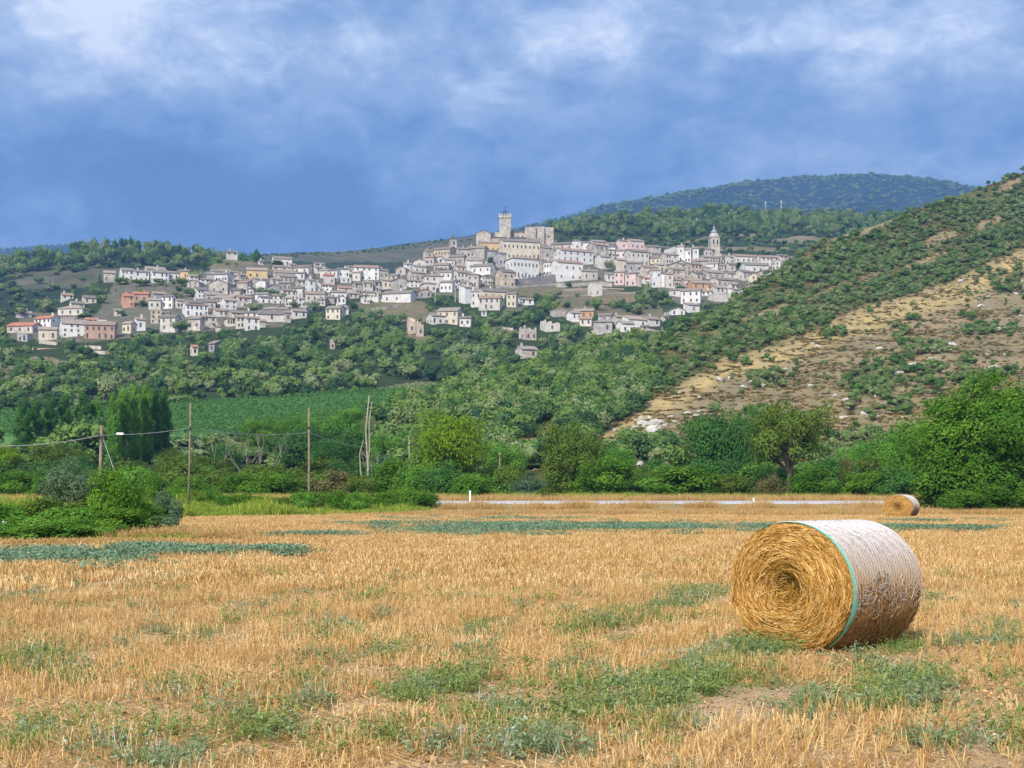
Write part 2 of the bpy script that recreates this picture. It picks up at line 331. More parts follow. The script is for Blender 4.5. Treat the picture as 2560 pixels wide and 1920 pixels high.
# ------------------------------------------------------------------ terrain
def grid(name, mat, pxs, rows, pos, attrs=None, label=None):
    """pos(i-th column px array, rows t array) -> X,Y,Z arrays"""
    nx, ny = len(pxs), len(rows)
    U, T = np.meshgrid(pxs, rows); X, Y, Z, at_ = pos(U, T)
    V = np.stack([X, Y, Z], -1).reshape(-1, 3)
    i = np.arange(ny-1)[:, None]*nx + np.arange(nx-1)[None, :]
    Fq = np.stack([i, i+1, i+nx+1, i+nx], -1).reshape(-1, 4)
    o = link(name, np_mesh(name, V, Fq, mat, {k: v.ravel() for k, v in at_.items()}, smooth=True))
    tag(o, kind='structure'); return o
class Hill:
    """A slope given by how far away it is at each picture row, cut off at its crest, with a back slope behind."""
    def __init__(s, crest, dtab, zback=0.45, rough=1.0):
        s.crest = crest; s.cx, s.cy = zip(*crest); s.dp, s.dd = zip(*sorted(dtab)); s.zb = zback; s.rough = rough
    def top(s, px): return np.interp(px, s.cx, s.cy)
    def Y(s, px, py): return np.interp(py, s.dp, s.dd)
    def pt(s, px, py):
        py = max(py, float(s.top(px))); Y = float(s.Y(px, py)); return at(px, py, Y)
    def z(s, X, Y):      # height of the ground under a point in the place (before the crest)
        py = np.interp(Y, s.dd[::-1], s.dp[::-1]); px = 1280+F*X/Y
        return CAMZ+(HZ-py)/F*Y, px, py
    def build(s, name, mat, px0, px1, nx, ny, pybot, masks, nback=14, back=None):
        pxs = np.linspace(px0, px1, nx); rows = np.concatenate([np.linspace(0, 1, ny), 1+np.linspace(.02, 1, nback)])
        back = back or (s.dd[0]-s.dd[-1])*.6
        def pos(U, T):
            top = s.top(U); t = np.clip(T, 0, 1); py = pybot+(top-pybot)*t; Y = s.Y(U, py)
            Z = CAMZ+(HZ-py)/F*Y; b = np.clip(T-1, 0, 1)*back; Yb = Y+b; Z = Z-(b*s.zb)*(b/back*.6+.4)
            X = (U-1280)/F*Y; Z = np.maximum(Z, -.3)
            ed = np.clip((1-t)*6, 0, 1)*np.clip(t*8, 0, 1)
            Z = Z+(fbm(X*.06/s.rough, Yb*.06/s.rough)-.5)*3*s.rough*ed
            a = masks(U, np.where(T > 1, top, py)); a = {k: np.where(T > 1, v*.5, v) for k, v in a.items()}
            return X, Yb, Z, a
        return grid(name, mat, pxs, rows, pos)
Z0 = lambda U: np.zeros_like(np.asarray(U, float))
def ell(U, V, cx, cy, rx, ry, ang=0):
    c, s_ = math.cos(R(ang)), math.sin(R(ang)); dx = U-cx; dy = V-cy
    return ((dx*c+dy*s_)/rx)**2 + ((-dx*s_+dy*c)/ry)**2 < 1

def nearfield():
    xs = np.linspace(-90, 110, 260); ys = np.concatenate([np.linspace(-12, 30, 170), np.linspace(30.5, 101, 110)])
    def pos(U, T):
        Z = (fbm(U*1.3, T*1.3)-.5)*.08 + (fbm(U*.2+5, T*.2)-.5)*.10
        return U, T, Z, {'x': Z0(U)}
    o = grid('field', M['field'], xs, ys, pos)
nearfield()
def sheet(name, mat, prof, x0=-400, x1=400, n=60):
    xs = np.linspace(x0, x1, n); V = []; 
    for y, z in prof: V += [(x, y, z) for x in xs]
    i = np.arange(len(prof)-1)[:, None]*n+np.arange(n-1)[None, :]
    Fq = np.stack([i, i+1, i+n+1, i+n], -1).reshape(-1, 4)
    return tag(link(name, np_mesh(name, V, Fq, mat)), kind='structure')
g = MB(); g.box(-7500, 7500, -290, 8000, -.9, -.12); tag(g.build('ground', M['ground']), kind='structure')
sheet('verge', M['verge'], [(100.9, -.10), (102, .05), (105.4, .52), (106, .56)])
sheet('road', M['asphalt'], [(106, .56), (109.5, .67), (113, .74)])
sheet('road_marking', M['line'], [(106.5, .580), (106.95, .594)])
sheet('road_marking', M['line'], [(112.0, .7245), (112.45, .7335)])
sheet('far_verge', M['ground'], [(113, .74), (114, .68), (120, .15), (220, .05), (300, -.2)])

vine_poly = [(-400, 1045), (140, 1030), (420, 1012), (640, 1002), (960, 976), (1215, 952), (1240, 975), (1200, 1015), (1000, 1062), (900, 1080), (600, 1110), (-400, 1165)]
town_poly = [(15, 850), (60, 780), (240, 790), (290, 700), (250, 700), (255, 665), (480, 665), (510, 680), (700, 650), (900, 660), (1050, 665), (1180, 600), (1400, 590), (1480, 620), (1700, 620),
             (1960, 640), (2050, 690), (1900, 700), (1850, 760), (1700, 760), (1640, 720), (1480, 715), (1230, 725), (1330, 750), (1300, 780), (1180, 760), (1130, 740), (1000, 730), (900, 745), (790, 760), (700, 820), (560, 820), (470, 830), (300, 850), (200, 860)]
dry2 = [(60, 930, 130, 14, -3), (240, 915, 140, 10, 2), (320, 945, 120, 8, 3), (60, 900, 90, 10, 0), (1010, 778, 130, 22, 8), (1010, 760, 60, 12), (1060, 850, 60, 12, 10), (1500, 790, 130, 34, 14), (1440, 735, 180, 18, 3),
        (1630, 785, 30, 30), (1000, 855, 40, 9), (1030, 963, 90, 7, -4), (860, 1060, 110, 22, -2), (1320, 1115, 75, 34, -30), (720, 640, 200, 12), (1240, 830, 60, 14), (560, 660, 80, 14), (1005, 1060, 50, 18), (630, 1115, 60, 25)]
H2 = Hill([(-500, 810), (0, 792), (100, 778), (200, 737), (250, 700), (480, 682), (520, 668), (560, 648), (640, 655), (700, 662), (800, 672), (900, 682), (1000, 690), (1080, 662), (1150, 634), (1200, 612),
           (1250, 602), (1330, 592), (1400, 612), (1450, 626), (1600, 630), (1750, 640), (1900, 648), (2000, 655), (2200, 700), (2700, 780)],
          [(1262, 150), (1186, 200), (1130, 245), (1060, 320), (960, 430), (880, 550), (780, 670), (700, 770), (620, 870), (560, 950)], .35)
def m2(U, V):
    vine = inpoly(U, V, vine_poly)*1.0; town = inpoly(U, V, town_poly)*.85
    dry = np.zeros(U.shape, bool)
    for e in dry2: dry |= ell(U, V, *e)
    return {'wood': np.where(dry, np.where(V < 860, .38, .1), .85)*(1-town), 'town': town, 'vine': vine*(~dry)}
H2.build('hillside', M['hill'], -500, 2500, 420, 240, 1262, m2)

dry_edge = [(1480, 1100), (1512, 1075), (1576, 1044), (1634, 1003), (1692, 972), (1753, 941), (1815, 906), (1938, 867), (2030, 836), (2122, 793), (2245, 750), (2368, 713), (2460, 677), (2560, 632), (2700, 590), (3100, 500)]
H3 = Hill([(600, 1120), (1000, 1030), (1200, 965), (1330, 930), (1400, 905), (1450, 885), (1550, 862), (1650, 835), (1700, 815), (1750, 790), (1800, 768), (1850, 735), (1900, 698), (1960, 668), (2000, 640), (2040, 612), (2100, 590),
           (2200, 560), (2300, 520), (2400, 488), (2450, 470), (2560, 432), (2800, 380), (3200, 350)],
          [(1262, 145), (1190, 175), (1120, 212), (1000, 270), (900, 330), (800, 395), (700, 460), (600, 520), (500, 575), (400, 630), (300, 690)], .4)
dry3 = [(1330, 1120, 90, 34, -35), (2120, 588, 70, 10, -25), (2200, 565, 60, 8, -25), (2530, 460, 40, 9, -25), (2030, 640, 40, 5, -25), (2470, 560, 36, 12, -20), (2350, 600, 50, 14, -20), (2150, 700, 60, 12, -15), (1900, 790, 80, 10, -15), (2300, 660, 70, 10, -20), (2050, 740, 60, 8, -25)]
def dens3(U, V):      # how thickly the right hill is overgrown, 0..1
    e = np.interp(U, *zip(*dry_edge)); d = (V-e)
    lush = np.clip(1-(U-1500)/900, .72, 1.0)
    k = np.where(d < -8, lush, .05)
    k = np.where((d > 6) & (U < 1480), 1, k)
    k = np.where((V > 1110-(U-1900)*.05) & (U > 1500), .5, k)
    k = np.where((d > 0) & (d < 300) & (fbm(U*.012, V*.03, 3) > .60), .45, k)
    k = np.where(ell(U, V, 2190, 950, 90, 40, -10), .5, k)
    for q in dry3: k = np.where(ell(U, V, *q), .06, k)
    return k
def m3(U, V):
    k = dens3(U, V); return {'gold': np.clip(1-np.abs(V-np.interp(U, *zip(*dry_edge))-24)/46, 0, 1), 'wood': np.clip(k*.85, 0, .8), 'town': Z0(U), 'vine': Z0(U)}
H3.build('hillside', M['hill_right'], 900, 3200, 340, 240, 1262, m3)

H4 = Hill([(-500, 645), (0, 662), (100, 640), (200, 630), (300, 624), (410, 625), (450, 628), (520, 638), (570, 645), (640, 650), (720, 680), (900, 720)],
          [(860, 760), (780, 860), (700, 960), (640, 1060), (560, 1180)], .35, 1.5)
def m4(U, V):
    top = H4.top(U); w = (V-top < 44)*.9; w = np.maximum(w, (V > 725)*.7); w = np.where(ell(U, V, 180, 690, 170, 26), .3, np.maximum(w, .4))
    return {'wood': w, 'town': Z0(U), 'vine': Z0(U)}
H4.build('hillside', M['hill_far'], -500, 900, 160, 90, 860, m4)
H5 = Hill([(350, 665), (560, 650), (640, 637), (760, 631), (860, 629), (1000, 614), (1100, 601), (1190, 588), (1280, 580), (1400, 600), (1500, 640)],
          [(760, 1150), (700, 1300), (640, 1450), (570, 1700)], .3, 2.0)
H5.build('hillside', M['hill_far'], 350, 1500, 150, 60, 760, lambda U, V: {'wood': .34+.25*(V > 655)+Z0(U), 'town': Z0(U), 'vine': Z0(U)})
H6 = Hill([(1200, 640), (1380, 568), (1450, 555), (1550, 543), (1700, 535), (1800, 526), (1900, 538), (2050, 542), (2180, 546), (2300, 556), (2500, 600), (2700, 640)],
          [(720, 900), (680, 960), (600, 1100), (540, 1230), (500, 1330)], .3, 1.8)
dry6 = [(1900, 585, 60, 5, -5), (1750, 600, 40, 5, -10), (1850, 625, 90, 6, 0), (2000, 600, 80, 6, 0), (1560, 610, 60, 5, -5)]
def m6(U, V):
    w = .9+Z0(U)
    for q in dry6: w = np.where(ell(U, V, *q), .1, w)
    w = np.where((V > 600) & (V % 22 < 6), .35, w)
    return {'wood': w, 'town': Z0(U), 'vine': Z0(U)}
H6.build('hillside', M['hill'], 1200, 2700, 200, 100, 720, m6)
H7 = Hill([(900, 660), (1200, 592), (1370, 556), (1450, 535), (1500, 514), (1600, 500), (1700, 482), (1800, 466), (1900, 450), (2000, 443), (2100, 438), (2170, 434), (2300, 443), (2400, 461), (2450, 472), (2600, 500), (2900, 600)],
          [(700, 2600), (600, 3000), (500, 3500), (400, 4100)], .3, 9)
H7.build('mountain', M['mountain'], 900, 2900, 200, 80, 660, lambda U, V: {'wood': np.where(ell(U, V, 1940, 512, 60, 22, -20) | ell(U, V, 2260, 525, 130, 16, -8) | ell(U, V, 1640, 490, 60, 6, -12), .56, .95), 'town': Z0(U), 'vine': Z0(U)})
H8 = Hill([(-900, 600), (-300, 612), (0, 624), (100, 617), (180, 610), (240, 607), (330, 627), (460, 650), (700, 660), (1000, 610), (1100, 600), (1200, 584), (1300, 610), (1500, 640)],
          [(760, 3600), (680, 4200), (600, 5000), (560, 5500)], .3, 9)
H8.build('mountain', M['mountain'], -900, 1500, 120, 40, 760, lambda U, V: {'wood': .95+Z0(U), 'town': Z0(U), 'vine': Z0(U)})

# ------------------------------------------------------------------ haze
hz = MB(); hz.box(-8000, 8000, -330, 8600, -1.9, 1250)
hm, ht, ho = newmat('haze_air'); pv = ht.nodes.new('ShaderNodeVolumePrincipled')
pv.inputs['Color'].default_value = (.26, .50, 1.0, 1); pv.inputs['Density'].default_value = .00016; pv.inputs['Anisotropy'].default_value = 0.0
ht.links.new(pv.outputs[0], ho.inputs['Volume'])
HAZE = tag(hz.build('haze', hm), 'thin blue haze over the far hills', 'haze', kind='stuff')

# ------------------------------------------------------------------ leaves, crowns, trunks
def leaves(rng, P, N, w, l, flat=.5, droop=0., tint=None):
    n = len(P); A = N+rng.normal(0, flat, (n, 3)); A /= np.linalg.norm(A, axis=1)[:, None]
    B = rng.normal(0, 1, (n, 3)); B[:, 2] -= droop*2; B -= A*(A*B).sum(1)[:, None]; B /= np.linalg.norm(B, axis=1)[:, None]
    C = np.cross(A, B); s = (.6+.8*rng.rand(n))[:, None]
    V = np.stack([P-B*l*s*.5, P+C*w*s*.5, P+B*l*s*.5, P-C*w*s*.5], 1).reshape(-1, 3)
    Fq = np.arange(n*4).reshape(-1, 4); t = (rng.rand(n) if tint is None else tint); return V, Fq, np.repeat(t, 4)
def icore(rng, c, r, sub=2):
    import bmesh
    bm = bmesh.new(); bmesh.ops.create_icosphere(bm, subdivisions=sub, radius=1)
    V = np.array([v.co[:] for v in bm.verts]); Fq = np.array([[v.index for v in f.verts] for f in bm.faces]); bm.free()
    k = .75+.5*fbm(V[:, 0]*2+rng.rand()*50, V[:, 1]*2+V[:, 2]*1.7+rng.rand()*50, 3)
    return V*k[:, None]*np.array(r)+np.array(c), Fq
def crown(seed, n, K, shape=(.5, .5, .45), cz=.55, cr=(.16, .26), w=.03, l=.045, flat=.5, droop=0., core=False, low=0.):
    rng = np.random.RandomState(seed)
    D = rng.normal(0, 1, (K, 3)); D /= np.linalg.norm(D, axis=1)[:, None]; rr = rng.rand(K)**.45
    rad = cr[0]+(cr[1]-cr[0])*rng.rand(K)
    C = D*rr[:, None]*(np.array(shape)-rad.mean()*.8)*(.85+.4*rng.rand(K))[:, None]+np.array([0, 0, cz])
    p = rad**2; ci = rng.choice(K, n, p=p/p.sum()); d = rng.normal(0, 1, (n, 3)); d[:, 2] += .25; d /= np.linalg.norm(d, axis=1)[:, None]
    q = (.55+.5*rng.rand(n)**.6)[:, None]
    P = C[ci]+d*q*rad[ci][:, None]*np.array([1, 1, .85]); P[:, 2] = np.maximum(P[:, 2], low+rng.rand(n)*.05)
    out = P-np.array([0, 0, cz*.6]); out /= np.linalg.norm(out, axis=1)[:, None]
    m = int(n*.10); S_ = max(8, K*2); sh = rng.normal(0, 1, (S_, 3)); sh[:, 2] = np.abs(sh[:, 2])*.9; sh /= np.linalg.norm(sh, axis=1)[:, None]; ks = rng.randint(0, K, S_); q_ = rng.randint(0, S_, m)   # shoots that break the outline
    P[:m] = C[ks[q_]]+sh[q_]*(rad[ks[q_]]*(.85+.75*rng.rand(m)))[:, None]+rng.normal(0, w*.55, (m, 3)); P[:m, 2] = np.maximum(P[:m, 2], low+.02)
    tint = np.clip(rng.rand(K)[ci]*.55+rng.rand(n)*.45, 0, 1)
    V, Fq, T = leaves(rng, P, d*.7+out*.5+np.array([0, 0, .35]), w, l, flat, droop, tint)
    return V, Fq, T, C
def crown_mesh(name, mat, *a, **k):
    V, Fq, T, C = crown(*a, **k); return np_mesh(name, V, Fq, mat, {'tint': T}), C
def hill_proto(name, mat, seed, n=620):
    rng = np.random.RandomState(seed)
    K = rng.randint(5, 9); V, Fq, T, C = crown(seed, n, K, (.5, .5, .42), .48, (.15, .32), .06, .09, .6, low=.03)
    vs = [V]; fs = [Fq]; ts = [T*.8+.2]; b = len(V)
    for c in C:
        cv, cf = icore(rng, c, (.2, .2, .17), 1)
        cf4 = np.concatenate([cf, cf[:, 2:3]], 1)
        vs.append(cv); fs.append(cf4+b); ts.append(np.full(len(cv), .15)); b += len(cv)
    V = np.concatenate(vs); me = bpy.data.meshes.new(name)
    faces = [tuple(f) if f[2] != f[3] else tuple(f[:3]) for f in np.concatenate(fs)]
    me.from_pydata([tuple(v) for v in V], [], faces); me.materials.append(mat)
    a = me.attributes.new('tint', 'FLOAT', 'POINT'); a.data.foreach_set('value', np.concatenate(ts).astype(np.float32)); me.update(); return me
def limbs(seed, C, r=.03, base=.0, fork=.3, n=10, lean=0.):
    rng = random.Random(seed); b = MB(); f = Vector((lean*fork, 0, fork))
    b.tube([(0, 0, base-.06), (lean*fork*.3+.01, 0, fork*.5), f], [r*1.25, r, r*.85], 7)
    for c in list(C)[:n]:
        c = Vector(c); m = f.lerp(c, .5)+Vector((rng.uniform(-.04, .04), rng.uniform(-.04, .04), .03)); st = Vector((lean*fork*.8, 0, fork*rng.uniform(.75, 1)))
        b.tube([st, m, c], [r*.6, r*.35, r*.1], 5, cap=False)
    return b.mesh('trunk', M['bark'], True)

# ------------------------------------------------------------------ scattering of uncountable ground cover
def scatter(name, P, S, Rz, idx, protos, label, cat, tilt=None):
    n = len(P); pc = bpy.data.collections.new(name+'_source')
    for k, me in enumerate(protos):
        o = bpy.data.objects.new('%s_source_%02d' % (name, k), me); pc.objects.link(o)
    me = bpy.data.meshes.new(name); me.vertices.add(n); me.vertices.foreach_set('co', np.asarray(P, np.float32).ravel())
    S = np.asarray(S, np.float32); S = np.repeat(S[:, None], 3, 1) if S.ndim == 1 else S
    Ro = np.zeros((n, 3), np.float32); Ro[:, 2] = Rz
    if tilt is not None: Ro[:, :2] = tilt
    for an, ty, v, key in (('scl', 'FLOAT_VECTOR', S, 'vector'), ('rot', 'FLOAT_VECTOR', Ro, 'vector'), ('idx', 'INT', np.asarray(idx, np.int32), 'value')):
        a = me.attributes.new(an, ty, 'POINT'); a.data.foreach_set(key, v.ravel())
    o = link(name, me); tag(o, label, cat, kind='stuff')
    ng = bpy.data.node_groups.new(name+'_nodes', 'GeometryNodeTree')
    ng.interface.new_socket('Geometry', in_out='INPUT', socket_type='NodeSocketGeometry'); ng.interface.new_socket('Geometry', in_out='OUTPUT', socket_type='NodeSocketGeometry')
    N = ng.nodes; L = ng.links; gi = N.new('NodeGroupInput'); go = N.new('NodeGroupOutput'); ip = N.new('GeometryNodeInstanceOnPoints'); ci = N.new('GeometryNodeCollectionInfo')
    ci.inputs['Collection'].default_value = pc; ci.inputs['Separate Children'].default_value = True; ci.inputs['Reset Children'].default_value = True
    def na(nm, ty): q = N.new('GeometryNodeInputNamedAttribute'); q.data_type = ty; q.inputs['Name'].default_value = nm; return q.outputs['Attribute']
    L.new(gi.outputs[0], ip.inputs['Points']); L.new(ci.outputs[0], ip.inputs['Instance']); ip.inputs['Pick Instance'].default_value = True
    L.new(na('idx', 'INT'), ip.inputs['Instance Index']); L.new(na('rot', 'FLOAT_VECTOR'), ip.inputs['Rotation']); L.new(na('scl', 'FLOAT_VECTOR'), ip.inputs['Scale'])
    L.new(ip.outputs[0], go.inputs[0])
    md = o.modifiers.new('scatter', 'NODES'); md.node_group = ng; return o
# ------------------------------------------------------------------ the town: every house measured from the photograph
# crop origin x, y, scale; then: left, eave, right, base, colour+roof(+T = terracotta), windows across, rows, yaw
TOWN = {
'A': (0, 600, 4.424, """1115 375 1260 470 sS 2 1|1285 345 1450 440 wG 3 2|1450 362 1620 470 wG 3 2|1560 328 1800 400 oG 3 1|1620 368 1835 475 wG 4 2|1830 368 1965 440 wG 2 1|1960 355 2105 435 yG 2 1
1305 632 1460 740 rGT 2 2 25|1455 605 1625 690 bGT 2 1|1645 603 1810 705 gG 2 2|1790 640 1915 758 wG 2 2|1630 675 1765 765 oG 2 1|868 645 1040 705 cG 2 1|728 705 905 760 wG 4 1|650 765 930 835 oH 3 1|630 630 790 655 oG 2 0
1233 785 1330 845 cG 1 1|1920 680 2050 765 oG 3 1|375 878 615 985 wGT 4 2 -20|85 955 380 1030 kGT 3 1|195 1055 315 1135 gN 2 1|400 1000 600 1115 cG 2 1|605 938 920 1075 wG 4 3|915 955 1232 1110 bG 5 2|930 885 1065 930 wGT 3 1
1055 898 1165 945 wN 2 1|612 888 825 940 oG 3 0|1355 935 1472 1040 cG 2 1|1468 893 1592 1005 wS 1 0|1645 792 1775 925 tN 2 3|1770 815 1865 900 oG 2 1|1780 872 1950 1005 oG 2 2|2085 870 2215 965 oG 2 2
2000 710 2215 845 wG 4 2|2088 1190 2180 1275 cGT 1 1|120 830 320 860 gG 0 0"""),
'B': (450, 600, 4.424, """318 352 540 400 wG 4 1|535 365 640 430 wG 2 1|275 388 362 500 gG 2 1|355 388 560 475 wG 5 1|635 392 718 445 sG 2 1|714 342 945 432 yG 3 1 12|850 243 922 275 oG 2 0|1000 212 1215 290 wG 2 1 18|1003 305 1252 358 cG 5 1
1008 365 1262 422 oG 5 1|1035 408 1266 472 kG 4 1|680 455 820 515 tG 1 0|790 440 960 530 sG 2 1|842 470 962 545 wF 1 1|558 450 652 525 gG 2 2|325 492 562 600 sF 2 1|243 612 455 685 sG 3 1|338 585 445 640 oG 1 0|555 560 690 615 sG 2 0
435 680 602 805 wG 2 3 30|600 645 772 745 kG 3 2|378 645 600 705 kG 2 1|0 728 272 850 wG 5 2|150 692 372 765 gG 3 1|338 785 502 845 oG 3 1|500 808 702 860 sG 1 0|88 885 242 995 kG 2 1|205 860 382 965 kG 2 2|378 960 442 1010 oG 0 0
478 875 602 945 cH 3 1|598 865 705 975 cG 2 2|700 878 862 1010 wG 2 2|715 810 852 868 wG 2 1 5|848 828 1142 905 oG 1 0 8|930 768 1092 825 oG 2 1|1088 772 1192 835 sG 2 1|1138 815 1222 905 sG 1 1|1188 795 1382 865 oG 2 0|1368 762 1412 825 gN 0 0
858 905 942 965 sG 0 0|838 605 972 675 wG 2 1|968 610 1062 655 wG 1 1|958 520 1092 615 gF 1 1|1088 485 1212 565 gG 3 1|1098 570 1262 675 oG 3 2|1258 545 1362 665 oG 2 2|1268 455 1382 535 kG 2 2|1378 460 1485 585 wG 1 2 28|1428 485 1545 565 wF 1 1
1372 605 1582 685 oG 3 1|1268 375 1382 445 wG 2 1|1378 390 1472 440 kG 1 0|1265 310 1455 375 oG 2 0|1448 312 1602 370 oG 2 0|1648 352 1752 475 wG 2 2|1728 330 1857 425 wG 3 1|1755 430 1882 475 wN 2 0|1555 345 1652 425 oG 2 1|1912 318 2178 445 wG 4 3 10
1912 368 2012 455 oG 1 1|1828 305 1912 375 wG 1 1|1662 585 1822 665 wG 3 1|1725 535 1902 580 oG 1 0|1828 595 1962 645 oG 2 0|1898 495 2002 605 sG 2 2|1998 485 2122 605 oG 2 2|2118 475 2215 590 oG 3 2|1622 770 1800 885 cG 3 2 -12|1690 660 1800 690 wG 1 0
1780 755 1858 830 oS 0 0|322 1155 410 1240 gS 1 1|490 140 622 175 oG 2 0|2128 655 2215 685 wN 0 0|1180 280 1275 345 oG 1 0|1460 270 1590 320 kG 2 0|640 480 770 570 sG 1 1|1470 590 1600 650 oG 2 0|985 440 1110 500 oG 2 0|1600 640 1700 700 sG 0 0"""),
'C': (900, 600, 4.424, """188 345 305 435 sG 2 1|402 320 525 390 sF 1 0|478 275 572 305 wS 1 0|575 245 718 310 oF 1 0|518 370 702 470 sG 3 1|686 412 902 532 oH 3 2 14|898 372 1022 505 wG 2 2|1018 372 1235 490 oG 5 2|1188 400 1322 535 kH 2 2
228 455 342 545 cG 2 1|128 478 232 585 oG 2 2|328 450 505 565 sF 1 1|262 598 592 692 wG 3 1 -14|138 645 242 682 wG 0 0|1100 542 1235 700 wS 0 0 35|1225 588 1322 742 wS 2 2 8|1308 575 1622 655 cG 4 1|1328 658 1562 775 oG 4 2|1628 610 1742 745 cG 2 2
1745 662 1912 715 wG 2 1|738 848 952 945 oG 3 1|868 800 1122 940 cG 3 2|1108 872 1232 955 wG 2 1|728 200 832 285 sG 2 1|828 200 912 265 wF 1 0|898 228 1038 295 wG 2 1|998 195 1162 285 sG 2 1|828 285 992 355 sG 3 0|1162 238 1342 345 wG 2 1
1248 305 1482 445 wG 3 2 -16|1478 330 1602 405 sF 1 1|1508 370 1702 525 tG 2 2|1976 235 2042 355 kG 1 2|2038 262 2135 405 wG 3 2|1068 110 1232 205 sG 2 1|1178 85 1305 135 kG 2 0|1218 100 1402 205 sG 2 1|1408 135 1515 265 gG 1 1|1508 165 1612 305 gG 2 1
1345 790 1412 845 oG 1 1|2008 940 2200 1005 oR 1 0|1770 1010 1940 1115 kR 2 1|1730 1215 1948 1305 kG 2 0|700 130 800 200 sG 1 1|1030 300 1160 370 kG 2 1|560 300 720 372 oG 2 0|330 395 430 450 sG 1 1|1120 480 1230 545 kG 1 1|840 330 960 400 sG 2 1"""),
'E': (1350, 550, 7.373, """18 535 205 740 sG 1 1|200 575 342 770 gG 1 1|310 590 955 860 wG 5 3 24|580 400 745 570 wH 1 1|738 425 925 510 wG 2 1|230 455 665 560 kG 3 0|898 495 1255 790 sG 3 3 26|918 402 1205 480 oG 3 1|1185 510 1425 640 wG 1 1
1205 445 1402 520 oG 2 1|1428 398 1605 545 pG 1 1 20|1598 400 1912 555 pG 3 1 22|1418 580 1605 710 oG 2 1|1598 610 1992 840 oG 4 2 20|1918 495 2215 560 kG 2 0|78 805 302 1000 wG 3 2|238 815 762 1115 wG 4 2 22|758 960 1045 1100 kG 2 1
1038 700 1292 910 oG 1 1|1285 650 1425 760 oG 1 0|1368 760 1592 960 cG 2 1|1598 815 1885 970 gG 2 1|1878 890 2155 1050 kG 2 1|1388 985 1592 1200 pG 2 2 -14|1588 1010 1795 1230 pG 2 2 -14|1785 1060 1865 1245 kG 0 2|908 1250 1135 1425 oR 1 1|2055 960 2215 1255 wG 2 2
480 735 800 830 oG 2 0|1240 560 1420 650 oG 2 1"""),
'F': (1600, 540, 5.53, """105 590 312 665 cG 3 1|308 555 528 725 oG 5 3 16|360 450 532 560 wF 1 1|525 445 628 645 wG 1 2|622 485 725 655 wG 2 2|718 468 808 650 wG 1 2|1098 570 1158 640 wG 1 0|520 690 705 800 kG 1 1|638 690 852 870 tG 3 3 22
418 660 645 780 kF 1 0|408 755 612 905 kG 3 2 20|738 635 952 760 sG 3 1|938 672 1105 798 wG 2 2|1198 580 1292 690 oS 1 1|1288 565 1662 655 oG 5 1 14|1645 585 1902 700 oG 4 2 12|1895 550 2045 600 kG 2 0|1435 688 1765 790 wG 4 1 12
1335 790 1562 890 oG 3 1|1550 790 1650 870 oG 1 1|988 890 1345 985 kG 4 1|690 935 992 1015 rG 3 1 14|600 890 805 975 kG 2 0|590 1050 865 1210 wG 3 2|855 1050 1005 1100 wG 2 1|985 1090 1225 1190 oN 0 0 18|628 1240 818 1335 wS 1 0|398 1305 612 1380 wF 2 1
185 815 355 990 wG 1 2|348 825 455 1000 oG 1 2|200 685 335 795 cG 2 1|848 785 1185 870 kG 3 1|1080 690 1200 760 oG 2 1|1180 800 1330 870 oG 1 0|420 1035 590 1120 oG 1 0|1000 1000 1230 1070 oG 3 0|880 720 1000 800 oG 1 1|1200 680 1320 770 kG 1 0|700 800 860 890 kG 1 1"""),
'G': (1250, 700, 4.424, """750 372 892 445 wG 2 1|830 350 1042 425 rG 3 1|888 440 1022 505 oG 2 1|568 345 735 405 sN 0 0|1098 398 1252 470 gG 1 1|1048 478 1255 585 gH 2 1|1248 425 1345 565 sG 0 1|1305 492 1478 595 wG 2 1 20|1338 440 1605 515 wG 3 1 24
1576 440 1762 505 oG 2 1|1535 580 1752 690 kH 3 1|1565 520 1652 575 kG 1 1|1788 410 1862 465 oG 1 0|1030 570 1140 615 oN 0 0"""),
}
CC = {'w': (.83,.83,.82), 'o': (.72,.69,.64), 'c': (.76,.70,.57), 's': (.53,.50,.46), 'g': (.47,.46,.47), 't': (.62,.53,.42), 'k': (.62,.57,.52), 'p': (.80,.64,.61), 'y': (.78,.60,.32), 'r': (.66,.40,.25), 'b': (.50,.34,.26)}
CN = {'w': 'white', 'o': 'pale stone', 'c': 'cream', 's': 'grey stone', 'g': 'dull grey', 't': 'tan', 'k': 'pinkish stone', 'p': 'pink', 'y': 'yellow', 'r': 'orange', 'b': 'brick-pink'}
RC = [(.27,.24,.21), (.35,.31,.27), (.22,.20,.185), (.40,.345,.29), (.31,.27,.24), (.36,.27,.21)]
RT = [(.50,.22,.14), (.44,.24,.17)]
HMASK = np.zeros((1920//2, 2560//2), bool)
def mark(x0, y0, x1, y1): HMASK[max(0, int(y0/2)):max(0, int(y1/2)), max(0, int(x0/2)):max(0, int(x1/2))] = True
_wins = {}
